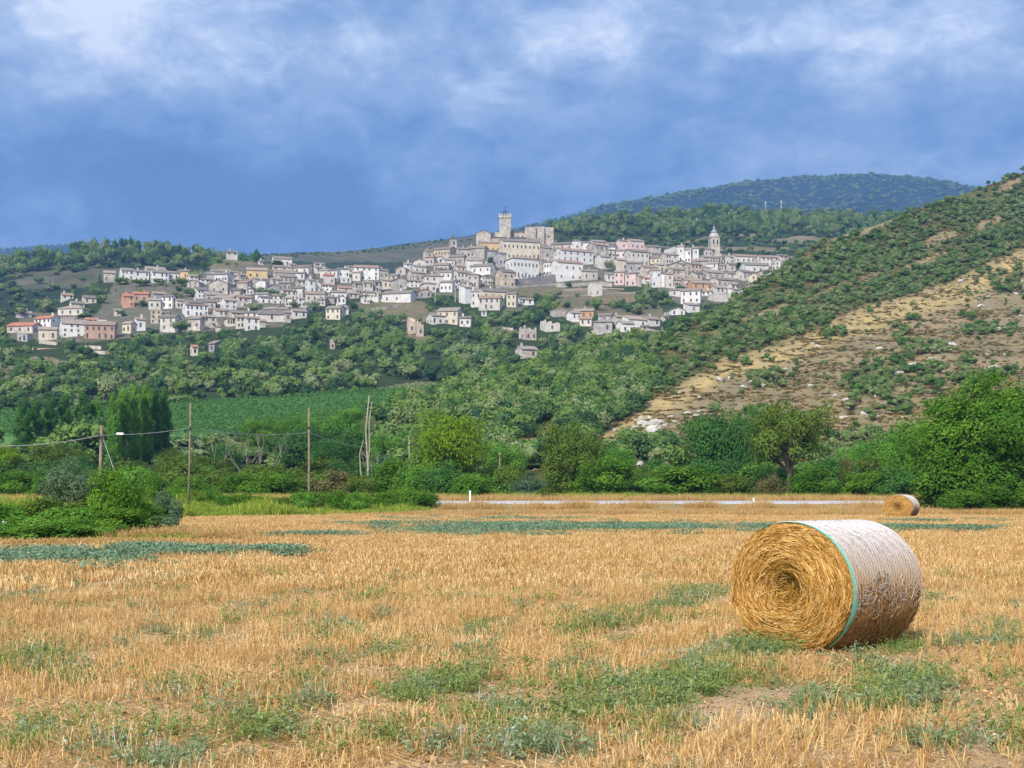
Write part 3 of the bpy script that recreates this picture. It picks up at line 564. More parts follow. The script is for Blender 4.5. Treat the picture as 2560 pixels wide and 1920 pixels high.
def win_mesh(kind):
    if kind in _wins: return _wins[kind]
    b = MB(); w = .92; h = 1.45
    if kind == 'shut':
        b.box(-w*.5, w*.5, -.03, .10, 0, h, 0); b.box(-w*.56, w*.56, -.10, .08, -.10, -.02, 1)
    elif kind == 'arch':
        n = 8; pts = [(-w*.6, 0), (w*.6, 0)]+[(w*.6*math.cos(math.pi*i/n), h*.9+w*.6*math.sin(math.pi*i/n)) for i in range(n+1)]
        b.poly([(x, -.05, z) for x, z in pts], 0)
        for i in range(len(pts)):
            a, c = pts[i], pts[(i+1) % len(pts)]; b.poly([(a[0], -.05, a[1]), (a[0], .1, a[1]), (c[0], .1, c[1]), (c[0], -.05, c[1])], 0)
    else:
        b.box(-w*.5, w*.5, -.03, .10, 0, h, 0); b.box(-w*.56, w*.56, -.09, .08, -.10, -.02, 1)
    _wins[kind] = b.mesh('window', [M['shutter'] if kind == 'shut' else M['glass'], M['rock']]); return _wins[kind]
def roofobj(b, parent, col, name='roof'):
    o = b.build(name, M['roof'], parent); o.color = (*col, 1); return o
def slab(b, pts, th):      # a roof plane with thickness
    dn = Vector((0, 0, -th)); lo = [Vector(p)+dn for p in pts]
    b.poly(pts); b.poly(lo[::-1])
    for i in range(len(pts)):
        j = (i+1) % len(pts); b.poly([pts[i], lo[i], lo[j], pts[j]])
HOUSES = []
def house(px0, pe, px1, pb, ck, rk, terra, nx, ny, yaw, rng, name='house', Y=None, dep=None, tall=1.0, winh=1.0, arch=False, base_extra=3.0):
    Yb = float(H2.Y(0, pb)) if Y is None else Y
    if name == 'house': q = (px1-px0)*.07; px0 -= q; px1 += q; pe -= (pb-pe)*.13
    s = Yb/F; W = (px1-px0)*s; H = max((pb-pe)*s, 2.2); a = abs(R(yaw))
    D = dep or min(10.5, max(5.0, W*rng.uniform(.65, 1.0)))
    w = (W-D*math.sin(a))/math.cos(a)
    if w < W*.55: D = max(3.5, (W-W*.6*math.cos(a))/max(math.sin(a), .05)); D = min(D, 9); w = (W-D*math.sin(a))/math.cos(a)
    c = at((px0+px1)/2, pb, Yb); yr = R(yaw)
    # centre of the footprint lies behind the visible front
    back = (D*math.cos(a)+w*math.sin(a))*.5
    root = empty(name, (c.x, Yb+back*.9, c.z), yr); eb = -base_extra-D*.12
    hw, hd = w/2, D/2; b = MB(); ov = .45; th = .22; rise = D*.5*rng.uniform(.36, .44)
    b.box(-hw, hw, -hd, hd, eb, H)
    r = MB(); rc = rng.choice(RT if terra else RC)
    if rk == 'G':
        for x in (-hw, hw): b.poly([(x, -hd, H), (x, hd, H), (x, 0, H+rise)] if x > 0 else [(x, hd, H), (x, -hd, H), (x, 0, H+rise)])
        k = rise/hd; e = H-ov*k+.16
        for sg in (-1, 1):
            q = [(-hw-.3, sg*(hd+ov), e), (hw+.3, sg*(hd+ov), e), (hw+.3, 0, H+rise+.16), (-hw-.3, 0, H+rise+.16)]
            slab(r, q if sg < 0 else q[::-1], th)
    elif rk == 'F':
        rise = hw*rng.uniform(.34, .44); k = rise/hw; e = H-ov*k+.16
        for y in (-hd, hd): b.poly([(-hw, y, H), (hw, y, H), (0, y, H+rise)] if y < 0 else [(hw, y, H), (-hw, y, H), (0, y, H+rise)])
        for sg in (-1, 1):
            q = [(sg*(hw+ov), -hd-.35, e), (sg*(hw+ov), hd+.3, e), (0, hd+.3, H+rise+.16), (0, -hd-.35, H+rise+.16)]
            slab(r, q if sg > 0 else q[::-1], th)
    elif rk == 'H':
        m = min(hw, hd); rise = m*.42; rx = max(hw-m, 0.01); ry = max(hd-m, 0.01); e = H+.12; t = H+rise+.16; X, Yy = hw+ov, hd+ov
        slab(r, [(-X, -Yy, e), (X, -Yy, e), (rx, -ry, t), (-rx, -ry, t)], th); slab(r, [(X, Yy, e), (-X, Yy, e), (-rx, ry, t), (rx, ry, t)], th)
        slab(r, [(X, -Yy, e), (X, Yy, e), (rx, ry, t), (rx, -ry, t)], th); slab(r, [(-X, Yy, e), (-X, -Yy, e), (-rx, -ry, t), (-rx, ry, t)], th)
    elif rk == 'S':
        rise = D*.3; b.poly([(-hw, -hd, H), (-hw, hd, H+rise), (-hw, hd, H)][::1]); b.poly([(hw, -hd, H), (hw, hd, H), (hw, hd, H+rise)]); b.poly([(hw, hd, H), (-hw, hd, H), (-hw, hd, H+rise), (hw, hd, H+rise)])
        slab(r, [(-hw-.3, -hd-ov, H+.03), (hw+.3, -hd-ov, H+.03), (hw+.3, hd+.3, H+rise+.25), (-hw-.3, hd+.3, H+rise+.25)], th)
    elif rk == 'N':
        for q in ((-hw-.12, hw+.12, -hd-.12, -hd+.25), (-hw-.12, hw+.12, hd-.25, hd+.12), (-hw-.12, -hw+.25, -hd+.25, hd-.25), (hw-.25, hw+.12, -hd+.25, hd-.25)): r.box(q[0], q[1], q[2], q[3], H-.05, H+.45)
    elif rk == 'R':      # ragged top of a roofless ruin
        x = -hw
        while x < hw-.3:
            x2 = min(hw, x+rng.uniform(.7, 1.8)); b.box(x, x2-.01, -hd+.02, -hd+.6, H-.01, H+rng.uniform(.1, 1.6)); x = x2
        x = -hd+.7
        while x < hd-.3:
            x2 = min(hd, x+rng.uniform(.7, 1.8)); b.box(-hw+.02, -hw+.6, x, x2-.01, H-.01, H+rng.uniform(.3, 2.2)); x = x2
    wl = b.build('wall', M['stone'] if ck in 'sgkt' else M['wall'], root); j = rng.uniform(.90, 1.06); wl.color = (*[min(v*j, .88) for v in CC[ck]], 1)
    ro = None
    if r.v:
        ro = roofobj(r, root, rc)
        if rk == 'N': ro.name = 'parapet'; ro.color = wl.color
        elif rng.random() < .42:
            ch = MB(); x = rng.uniform(-hw*.6, hw*.6); ch.box(x-.35, x+.35, -.3, .35, H+rise*.4, H+rise+1.1); ch.box(x-.45, x+.45, -.4, .45, H+rise+1.1, H+rise+1.25)
            co = ch.build('chimney', M['wall'], ro); co.color = wl.color
    # windows: the front facade and the visible side
    if rk != 'R' or nx:
        kind = 'arch' if arch else rng.choice(['shut', 'pane', 'pane'])
        rows = max(ny, 1) if (nx and ny) else (1 if nx else 0); fh = H/max(rows, 1)
        for iy in range(rows):
            zz = H-fh*(iy+1)+max(fh*.32, .5) if ny else H*.35
            hh = min(1.0, fh/3.0)*winh
            if zz+1.6*hh > H-.25: zz = H-.25-1.6*hh
            for ix in range(nx):
                if rng.random() < .10 and name == 'house': continue
                x = -hw+w*(ix+.5)/nx+(rng.uniform(-.3, .3) if name == 'house' else 0)
                o = link('window', win_mesh(kind), root, (x, -hd-.02, zz)); sx = rng.uniform(.8, 1.05); o.scale = (sx, 1, hh*(1.35 if (iy == rows-1 and rng.random() < .2) else 1))
            ns = (2 if D > 7.5 else 1) if ny else 0
            for ix in range(ns):
                if rng.random() < .35 and name == 'house': continue
                sx = -1 if yaw > 0 else 1
                o = link('window', win_mesh(kind), root, (sx*(hw+.02), -hd+D*(ix+.5)/ns, zz)); o.rotation_euler = (0, 0, R(-90) if sx < 0 else R(90)); o.scale = (.9, 1, hh)
    mark(px0-3, pe-8, px1+3, pb-2)
    cxp, cyp = (px0+px1)/2, (pe+pb)/2
    HOUSES.append(dict(o=root, px=cxp, py=cyp, ck=ck, rk=rk, terra=terra, W=W, H=H, nx=nx, ny=ny)); return root
rng = random.Random(11)
for key, (ox, oy, sc, txt) in TOWN.items():
    for rec in txt.replace('\n', '|').split('|'):
        p = rec.split(); x0, ye, x1, yb = [float(v) for v in p[:4]]
        yaw = float(p[7]) if len(p) > 7 else rng.choice([-14, -8, 10, 16, 20, 26, 24])
        house(ox+x0/sc, oy+ye/sc, ox+x1/sc, oy+yb/sc, p[4][0], p[4][1], p[4].endswith('T'), int(p[5]), int(p[6]), yaw, rng)

# infill: houses half hidden between the measured ones, so that the old town closes into one mass
core = [(470, 695), (700, 672), (950, 690), (1080, 665), (1180, 630), (1240, 700), (1180, 735), (800, 768), (720, 808), (560, 812), (470, 800)]
core2 = [(1400, 640), (1600, 650), (1750, 660), (1960, 668), (1860, 745), (1720, 760), (1640, 712), (1480, 700)]
got = 0
for k in range(4000):
    if got >= 135: break
    x = rng.uniform(470, 1960); y = rng.uniform(640, 815); w_ = rng.uniform(18, 40); h_ = rng.uniform(12, 24)
    if not (inpoly(x, y, core) or inpoly(x, y, core2)): continue
    sub_ = HMASK[int((y-h_)/2):int(y/2), int((x-w_/2)/2):int((x+w_/2)/2)]
    if sub_.size == 0 or sub_.mean() > .48: continue
    got += 1; house(x-w_/2, y-h_, x+w_/2, y, rng.choice('oooowwwwwsck'), rng.choice('GGGHFS'), rng.random() < .04, rng.choice([2, 2, 3]), rng.choice([1, 2]), rng.choice([-14, 10, 16, 22, 26]), rng)
# named buildings -------------------------------------------------
def T(o, label, cat, group=None): return tag(o, label, cat, group)
h = house(1514/1+0-250-0.0, 643, 1346.5, 694, 'w', 'H', False, 8, 2, 30, random.Random(5), 'palace', dep=11, winh=1.25) if False else None
pal = house(1263.5, 645, 1347, 700, 'w', 'H', False, 7, 2, 26, random.Random(5), 'palace', dep=10, winh=1.2); HOUSES.pop()
T(pal, 'large white palace with two rows of seven windows below the castle', 'palace')
pal2 = house(1246, 602, 1351, 650, 'c', 'G', False, 9, 2, 16, random.Random(6), 'palace', dep=10, winh=1.1); HOUSES.pop()
T(pal2, 'long cream palace with two rows of nine windows directly under the castle', 'palace')
h = house(1197, 606, 1250, 635, 'y', 'G', False, 4, 1, 10, random.Random(8), 'palace_wing', dep=9); HOUSES.pop()
T(h, 'yellowish low wing joined to the left end of the long cream palace', 'building')

def place(px, pb, yaw=0, name='castle', Y=None):
    Yb = float(H2.Y(0, pb)) if Y is None else Y; c = at(px, pb, Yb); return empty(name, c, R(yaw)), Yb/F
# castle: parts set out in metres around the keep
cas, cs = place(1262, 632); cas.location.y += 6
T(cas, 'grey stone castle with a square keep and crenellated top on the hill summit', 'castle')
def cblock(px0, pt, px1, pb, y0, dep, yaw=0, nm='wall', win=0, roofk=None, dark=False):
    x0 = (px0-1262)*cs; x1 = (px1-1262)*cs; z0 = (632-pb)*cs; z1 = (632-pt)*cs
    b = MB(); b.box(x0, x1, y0, y0+dep, z0, z1)
    if roofk == 'F': b.poly([(x0, y0, z1), (x1, y0, z1), ((x0+x1)/2, y0, z1+(x1-x0)*.2)]); b.poly([(x1, y0+dep, z1), (x0, y0+dep, z1), ((x0+x1)/2, y0+dep, z1+(x1-x0)*.2)])
    o = b.build(nm, M['stone'], cas); o.color = (.56, .51, .45, 1) if not dark else (.38, .36, .35, 1); mark(px0, pt, px1, pb)
    if roofk == 'F':
        r = MB(); m = (x0+x1)/2; t = z1+(x1-x0)*.2+.15
        slab(r, [(x0-.4, y0-.3, z1), (m, y0-.3, t), (m, y0+dep+.3, t), (x0-.4, y0+dep+.3, z1)], .2); slab(r, [(m, y0-.3, t), (x1+.4, y0-.3, z1), (x1+.4, y0+dep+.3, z1), (m, y0+dep+.3, t)], .2); roofobj(r, o, RC[0])
    if roofk == 'S':
        r = MB(); slab(r, [(x0-.2, y0-.5, z1+.1), (x1+.2, y0-.5, z1+.1), (x1+.2, y0+dep, z1+1.9), (x0-.2, y0+dep, z1+1.9)], .25); roofobj(r, o, RC[2])
    for k in range(win):
        w_ = link('window', win_mesh('pane'), cas, (x0+(x1-x0)*(k+.6)/(win+.2), y0-.02, z1-(z1-z0)*.42)); w_.scale = (.8, 1, 1)
    return o
cblock(1190, 578, 1226, 640, 0, 9, win=1, roofk='F'); cblock(1225.5, 588, 1259, 640, 1.5, 8, win=1, roofk='S'); cblock(1236, 570, 1258, 600, 8, 6)
cblock(1257, 567, 1276, 640, 3, 9.5); cblock(1276, 568, 1313.5, 605, 9, 8, win=3, roofk='S'); cblock(1313, 559, 1340, 640, 5, 10, win=1); cblock(1339, 556, 1362, 640, 7, 9, win=1)
cblock(1361.5, 556.5, 1386, 622, 9, 9, win=1); cblock(1370, 587, 1393, 640, 12, 8); cblock(1259, 590, 1316, 640, 0.5, 7, dark=True, roofk='S'); cblock(1316, 592, 1352, 640, 0, 4.5, dark=True); cblock(1350, 606, 1372, 650, 1, 7, dark=True)
b = MB(); kx0, kx1 = (1248-1262)*cs, (1277-1262)*cs; kz0, kz1 = (632-600)*cs, (632-535.5)*cs; kd = kx1-kx0
ky0 = 4.0; b.box(kx0, kx1, ky0, ky0+kd, kz0, kz1)
keep = b.build('keep', M['stone'], cas); keep.color = (.60, .56, .49, 1)
b = MB(); e = .45; b.box(kx0-e, kx1+e, ky0-e, ky0+kd+e, kz1, kz1+.9)
zt = kz1+.9; n = 5; q = (kx1-kx0+2*e)
for i in range(n):
    u = kx0-e+q*i/n+.05; ww = q/n*.6
    for yy in (ky0-e, ky0+kd+e-.4): b.box(u, u+ww, yy, yy+.4, zt-.01, zt+1.4)
    if 0 < i < n-0:
        v = ky0-e+q*i/n+.05
        for xx in (kx0-e, kx1+e-.4): b.box(xx, xx+.4, v+.02, v+ww, zt-.01, zt+1.4)
for i in range(8):
    u = kx0-.2+(kx1-kx0+.4)*i/7.3; b.box(u, u+.35, ky0-e+.02, ky0-.01, kz1-.8, kz1-.005)
cr_ = b.build('battlement', M['stone'], keep); cr_.color = (.56, .52, .45, 1)
b = MB(); bx, by = (1262.5-1262)*cs, ky0+kd/2; z = zt
for sx in (-1, 1):
    for sy in (-1, 1): b.tube([(bx+sx*1.5, by+sy*1.5, z), (bx+sx*1.3, by+sy*1.3, z+3.2), (bx, by, z+4.6)], .13, 6)
for t_ in (1.6, 3.2): b.box(bx-1.45, bx+1.45, by-1.45, by-1.33, z+t_, z+t_+.15); b.box(bx-1.45, bx+1.45, by+1.33, by+1.45, z+t_, z+t_+.15); b.box(bx-1.45, bx-1.33, by-1.3, by+1.3, z+t_, z+t_+.15); b.box(bx+1.33, bx+1.45, by-1.3, by+1.3, z+t_, z+t_+.15)
b.tube([(bx, by, z+4.5), (bx+.25, by, z+7.2)], .1, 6); b.box(bx+.1, bx+1.0, by-.05, by+.05, z+6.2, z+6.8)
bf = b.build('bell_frame', M['iron'], keep)
b = MB(); b.lathe([(.05, z+3.1), (.35, z+3.0), (.5, z+2.5), (.75, z+1.8), (.8, z+1.7)], bx, by, 12); b.build('bell', M['iron'], bf, True)
mark(1246, 515, 1280, 600)

# domed bell tower and its church
bt, s_ = place(1788, 640, 12, 'bell_tower'); bt.location.y += 5
T(bt, 'tall cream bell tower with grey onion dome at the right of town', 'bell tower')
wd = 23*s_/2
b = MB(); b.box(-wd, wd, -wd, wd, -3, 7.0); b.box(-wd-.2, wd+.2, -wd-.2, wd+.2, 7.0, 7.3)
body = b.build('shaft', M['wall'], bt); body.color = (.62, .58, .50, 1)
b = MB(); b.box(-wd+.1, wd-.1, -wd+.1, wd-.1, 7.3, 12.2); b.box(-wd-.3, wd+.3, -wd-.3, wd+.3, 12.2, 12.55)
b.lathe([(wd*1.1, 12.55), (wd*1.08, 13.9), (wd*.82, 14.8)], 0, 0, 8)
bel = b.build('belfry', M['wall'], bt); bel.color = (.62, .57, .51, 1)
for yy, rz_ in ((-wd+.08, 0), ):
    for x in (-wd*.42, wd*.42):
        w_ = link('bell_opening', win_mesh('arch'), bt, (x, -wd+.09, 7.7)); w_.scale = (.95, 1, 1.7)
w_ = link('bell_opening', win_mesh('arch'), bt, (-wd+.09, 0, 7.7)); w_.rotation_euler = (0, 0, R(-90)); w_.scale = (.95, 1, 1.7)
b = MB(); b.lathe([(wd*.5, 14.8), (wd*.66, 15.2), (wd*.68, 15.8), (wd*.5, 16.7), (wd*.27, 17.2), (wd*.22, 18.2), (wd*.27, 18.5), (wd*.12, 19.3), (.10, 19.9), (.08, 22.4)], 0, 0, 16); b.build('dome', M['dome'], bt, True)
mark(1775, 555, 1802, 640)
ch, s_ = place(1774, 641, 8, 'church_apse'); ch.location.y += 4
b = MB(); rr = 14*s_; b.lathe([(rr, -3), (rr, 17*s_)], 0, 0, 8); w_ = b.build('wall', M['wall'], ch); w_.color = (.60, .57, .53, 1)
b = MB(); b.lathe([(rr+.5, 17*s_), (rr+.5, 17*s_+.25), (.4, 17*s_+1.9)], 0, 0, 8); roofobj(b, ch, RC[0])
for a_ in (-120, -75, -165):
    w_ = link('window', win_mesh('arch'), ch, (math.cos(R(a_-7.5))*rr*.93, math.sin(R(a_-7.5))*rr*.93, 1.2)); w_.rotation_euler = (0, 0, R(a_+82.5))
T(ch, 'low octagonal church lantern with tiled roof beside the domed bell tower', 'church'); mark(1760, 615, 1790, 641)
nave = house(1748, 643, 1804, 660, 'o', 'G', False, 6, 1, 18, random.Random(3), 'church', dep=9); HOUSES.pop()
T(nave, 'pale church nave with long tiled roof at the foot of the domed bell tower', 'church')

# small church with pointed bell tower left of the castle
sc_, s_ = place(1131, 619, 20, 'bell_tower'); sc_.location.y += 10
b = MB(); wd = 15*s_/2; b.box(-wd, wd, -wd, wd, -4, 27*s_); body = b.build('shaft', M['stone'], sc_); body.color = (.58, .57, .52, 1)
b = MB(); b.box(-wd-.2, wd+.2, -wd-.2, wd+.2, 27*s_, 27*s_+.3); b.lathe([(wd*1.25, 27*s_+.3), (.08, 27*s_+3.4)], 0, 0, 4); b.tube([(0, 0, 27*s_+3.2), (0, 0, 27*s_+4.8)], .06, 5); roofobj(b, sc_, (.16, .13, .13), 'spire')
for x in (-.1,): w_ = link('bell_opening', win_mesh('arch'), sc_, (x, -wd-.02, 27*s_-3.6)); w_.scale = (1, 1, 1.3)
w_ = link('bell_opening', win_mesh('arch'), sc_, (-wd-.02, 0, 27*s_-3.6)); w_.rotation_euler = (0, 0, R(-90)); w_.scale = (.8, 1, 1.3)
T(sc_, 'short square bell tower with a small pointed spire left of the castle', 'bell tower'); mark(1120, 575, 1141, 619)
ch = house(1078, 622, 1141, 642, 't', 'G', False, 6, 1, -22, random.Random(4), 'church', dep=11); HOUSES.pop()
T(ch, 'long stone church with a sunlit gable under the pointed bell tower', 'church')
# ruined towers low on the slope
for x0, y0, x1, y1, lb in ((1015, 803, 1039, 834, 'tallest roofless tan stone tower standing in the trees below the town'), (1038, 812, 1059, 842, 'broken lower stone wall leaning on the roofless tan tower'),
                            (817+3, 858, 837, 874, 'small pale ruined block alone in the woods left of the roofless tan tower')):
    h = house(x0, y0, x1, y1, 't', 'R', False, 1, 1, 12, random.Random(int(x0)), 'ruined_tower', dep=5); HOUSES.pop(); T(h, lb, 'ruin')
# retaining walls and terraces
def rwall(pts, hpx, label, col=(.36, .35, .35), name='retaining_wall', cren=False):
    b = MB(); P3 = []
    for x, y in pts: Yb = float(H2.Y(0, y)); P3.append((at(x, y, Yb), Yb))
    for (a, Ya), (c, Yc) in zip(P3[:-1], P3[1:]):
        ha = hpx*Ya/F; d = (c-a); nrm = Vector((-d.y, d.x, 0)).normalized()*.9; up = Vector((0, 0, ha)); dn = Vector((0, 0, -3))
        q = [a+dn, c+dn, c+up, a+up]; r_ = [v+nrm for v in q]
        b.poly(q); b.poly(r_[::-1]); b.poly([q[3], q[2], r_[2], r_[3]]); b.poly([q[1], q[0], r_[0], r_[1]]); b.poly([q[0], q[3], r_[3], r_[0]]); b.poly([q[2], q[1], r_[1], r_[2]])
        if cren:
            L = d.length; k = 0
            while k < L-1.2:
                m = a+d*(k/L)+up; b.tube([m+nrm*.5, m+nrm*.5+Vector((0, 0, 1.3))], [.55, .35], 4); k += 3.2
    o = b.build(name, M['stone']); o.color = (*col, 1); tag(o, label, 'wall')
    for (x, y), (x2, y2) in zip(pts[:-1], pts[1:]): mark(min(x, x2), min(y, y2)-hpx, max(x, x2), max(y, y2))
rwall([(1266, 712), (1300, 712), (1345, 706), (1388, 700)], 15, 'crenellated grey retaining wall under the large white palace', cren=True)
rwall([(1240, 722), (1290, 722), (1340, 718), (1410, 712)], 7, 'lower grey terrace wall running below the crenellated wall')
rwall([(1390, 716), (1440, 716), (1500, 712), (1530, 716)], 8, 'stone terrace wall right of the white palace above the ravine', (.50, .47, .43))
rwall([(930, 776), (965, 772), (1010, 764)], 6, 'pale wall under the white arched house', (.52, .48, .42))
rwall([(200, 872), (225, 873), (252, 874)], 9, 'cream low wall below the brick-pink house', (.62, .58, .48))
rwall([(235, 884), (262, 884), (286, 882)], 7, 'pale curved wall lowest at the left foot of town', (.62, .60, .54))
rwall([(97, 858), (120, 862), (141, 864)], 9, 'cream wall left below the white three-storey house', (.58, .54, .46))
rwall([(1390, 742), (1460, 740), (1590, 732)], 3, 'thin stone terrace wall crossing the ravine slope', (.42, .38, .33))
rwall([(1410, 726), (1500, 722), (1560, 724)], 3, 'upper thin terrace wall on the ravine slope', (.42, .38, .33))
rwall([(1256, 822), (1282, 824)], 4, 'short pale wall alone among trees below the ravine', (.50, .48, .46))
rwall([(1203, 968), (1240, 962)], 9, 'pale ruined wall at the right end of the vineyard', (.52, .48, .46))
rwall([(80, 872), (150, 874), (180, 872)], 3, 'low wall of the terrace below the left houses', (.42, .33, .26))

# labels that single each house out: kind of wall and roof + rank in a direction from a landmark
LM = [('the castle keep', 1262, 560), ('the domed bell tower', 1788, 600), ('the pointed bell tower', 1131, 600), ('the large white palace', 1305, 675), ('the roofless tan tower', 1027, 818)]
def namedh(px, py, label, nm):
    h = min(HOUSES, key=lambda q: (q['px']-px)**2+(q['py']-py)**2); tag(h['o'], label, 'house'); HOUSES.remove(h); LM.append((nm, h['px'], h['py'])); h['o']['group'] = 'houses of the hill town'
namedh(312, 753, 'orange house with reddish roof on the left slope', 'the orange house on the left')
namedh(638, 688, 'big yellow house high in the left half of town', 'the yellow house')
namedh(112, 810, 'white three-storey house under a red roof at far left', 'the red-roofed white house')
namedh(1585, 616, 'long pink house on the skyline of the right half', 'the long pink house')
namedh(243, 832, 'wide brick-pink house with two rows of windows at lower left', 'the brick-pink house')
namedh(1752, 716, 'low orange house with grey roof in the right half', 'the low orange house')
namedh(1177, 748, 'tall plain white house with sloping roof in the lower middle', 'the tall plain white house')
namedh(1565, 690, 'pale pink house at the edge of the ravine', 'the pale pink house')
namedh(1562, 840, 'pinkish two-level house lowest before the wooded spur', 'the lowest pinkish house')
namedh(996, 746, 'white house with dark arches low in the middle of town', 'the white arched house')
namedh(862, 786, 'cream house with windows standing apart below the middle of town', 'the lone cream house')
namedh(440, 678, 'yellow house end of the upper left terrace row', 'the yellow end house')
ORD = ['nearest', 'second nearest', 'third nearest', 'fourth nearest', 'fifth nearest', 'sixth nearest', 'seventh nearest', 'eighth nearest', 'ninth nearest', 'tenth nearest', 'eleventh nearest', 'twelfth nearest']
DIRS = ['right of', 'above right of', 'above', 'above left of', 'left of', 'below left of', 'below', 'below right of']
def autolabel(items, desc, noun, cat, group, lms):
    """rank every thing among those lying in the same direction from the same landmark"""
    bins = {}
    for it in items:
        n, x, y = min(lms, key=lambda l: (l[1]-it['px'])**2+(l[2]-it['py'])**2)
        a = math.degrees(math.atan2(y-it['py'], it['px']-x)); k = DIRS[int(((a+22.5) % 360)//45)]
        bins.setdefault((n, k), []).append((math.hypot(x-it['px'], y-it['py']), it))
    for (n, k), L in bins.items():
        L.sort(key=lambda q: q[0])
        for i, (d, it) in enumerate(L):
            r = ORD[i] if i < len(ORD) else '%dth nearest' % (i+1)
            tag(it['o'], '%s, %s %s %s' % (desc(it), r, k, n), cat, group)
def hdesc(h):
    sz = 'small' if h['W'] < 5.5 else ('long' if h['W'] > h['H']*2.1 and h['W'] > 11 else ('tall' if h['H'] > h['W']*1.05 else ''))
    rf = {'N': 'flat-roofed', 'R': 'roofless'}.get(h['rk'], 'red-roofed' if h['terra'] else '')
    return ' '.join([q for q in (sz, rf, CN[h['ck']]) if q])+' house'
autolabel(HOUSES, hdesc, 'house', 'house', 'houses of the hill town', LM)
# ------------------------------------------------------------------ woods and scrub on the hills
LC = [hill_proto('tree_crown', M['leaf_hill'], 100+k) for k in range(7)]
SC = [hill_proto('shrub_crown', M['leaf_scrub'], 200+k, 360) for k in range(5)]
rs = np.random.RandomState(3)
def hmask(px, py):
    x = np.clip((px/2).astype(int), 0, 1279); y = np.clip((py/2).astype(int), 0, 959); return HMASK[y, x] & (px > 0) & (px < 2560)
clear2 = [(1030, 963, 95, 8, -4), (860, 1060, 100, 14, -2), (1320, 1115, 65, 28, -30), (1010, 764, 60, 9)]
def ground_pts(H, n, Y0, Y1, pxr, spacing_seed):
    r = np.random.RandomState(spacing_seed); u = r.rand(n)
    Y = np.sqrt(Y0**2+u*(Y1**2-Y0**2)); px = pxr[0]+(pxr[1]-pxr[0])*r.rand(n); X = (px-1280)/F*Y
    py = np.interp(Y, H.dd[::-1], H.dp[::-1]); ok = py > H.top(px)+0.5
    return X[ok], Y[ok], px[ok], py[ok], r
def zof(H, X, Y): return H.z(X, Y)[0]+(fbm(np.asarray(X)*.06/H.rough, np.asarray(Y)*.06/H.rough)-.5)*3*H.rough
WOOD = []       # every hillside tree: (X,Y,Z,size,height,kind,px,py)
X, Y, px, py, r = ground_pts(H2, 21000, 205, 900, (-420, 2250), 5)
vine = inpoly(px, py, vine_poly); town = inpoly(px, py, town_poly)
p = np.where(vine, 0, np.where(town, .17, .85)); n_ = fbm(X*.02+9, Y*.02, 3); p = p*np.clip(.3+1.8*(n_-.25), .36, 1.0)
for e in dry2: p = np.where(ell(px, py, *e), p*.36, p)
for e in clear2: p = np.where(ell(px, py, *e), 0, p)
p = np.where((px < 700) & (py < 730) & (~town), p*.85, p)
keep_ = r.rand(len(X)) < p; X, Y, px, py = X[keep_], Y[keep_], px[keep_], py[keep_]
sz = 2.7+6.0*r.rand(len(X))**2.4; tw = inpoly(px, py, town_poly); sz = np.where(tw, sz*.6, sz); ht = sz*(.80+.45*r.rand(len(X))); lowv = (py > 1000) & (px > 350); ht = np.where(lowv, np.minimum(ht, 3.4), ht)
pyc = py-ht*.55/Y*F; pyt = py-ht*.95/Y*F; bad = hmask(px, pyc) | hmask(px, pyt) | hmask(px-sz*.3/Y*F, pyc) | hmask(px+sz*.3/Y*F, pyc) | hmask(px, py)
X, Y, px, py, sz, ht = [a[~bad] for a in (X, Y, px, py, sz, ht)]
for i in range(len(X)): WOOD.append([X[i], Y[i], float(zof(H2, X[i], Y[i]))-.4, sz[i], ht[i], 'L', px[i], py[i]])
X, Y, px, py, r = ground_pts(H3, 36000, 178, 660, (950, 3100), 6)
k3 = dens3(px, py); n_ = fbm(X*.03+3, Y*.03, 3); lush = px+(-py+900)*.3 < 1620
p = k3*np.where(lush, .8, 1.0*np.clip(.8+2.6*(n_-.36), .3, 1)); p = np.where(k3 < .1, np.clip(.07*(fbm(X*.045, Y*.09, 3)-.38)*5, .012, .2), p)
p = np.where(ell(px, py, 1622, 1078, 85, 42), 0, p); p = np.where(ell(px, py, 1735, 1042, 40, 20), 0, p)
keep_ = r.rand(len(X)) < p; X, Y, px, py, k3, lush = [a[keep_] for a in (X, Y, px, py, k3, lush)]
sz = np.where(lush, 2.8+2.6*r.rand(len(X)), 1.8+2.3*r.rand(len(X))**1.3)*np.where(k3 < .1, .5, 1); ht = sz*np.where(lush, .75+.4*r.rand(len(X)), .5+.35*r.rand(len(X)))
nz = (fbm(X*.06, Y*.06)-.5)*3
for i in range(len(X)): WOOD.append([X[i], Y[i], float(zof(H3, X[i], Y[i]))-.15, sz[i], ht[i], 'D' if k3[i] < .1 else ('L' if lush[i] else 'S'), px[i], py[i]])
X, Y, px, py, r = ground_pts(H4, 3000, 780, 1180, (-300, 800), 7)
a4 = m4(px, py)['wood']; top = H4.top(px); keep_ = r.rand(len(X)) < np.where(py-top < 44, .8, a4*.5); keep_ &= ~((py-top < 8) & (px > 500))
X, Y, px, py, top = [a[keep_] for a in (X, Y, px, py, top)]; sz = 5+5*r.rand(len(X)); ht = np.where(py-top < 40, sz*1.45, sz*.7)
bad = hmask(px, py-ht*.5/Y*F); 
for i in np.where(~bad)[0]: WOOD.append([X[i], Y[i], float(zof(H4, X[i], Y[i]))-.6, sz[i], ht[i], 'L', px[i], py[i]])
X, Y, px, py, r = ground_pts(H6, 7500, 930, 1300, (1250, 2600), 8)
a6 = m6(px, py)['wood']; keep_ = r.rand(len(X)) < np.where(py < 585, .95, a6*.8)*np.clip(.3+2*(fbm(X*.02, Y*.02, 3)-.3), .25, 1)
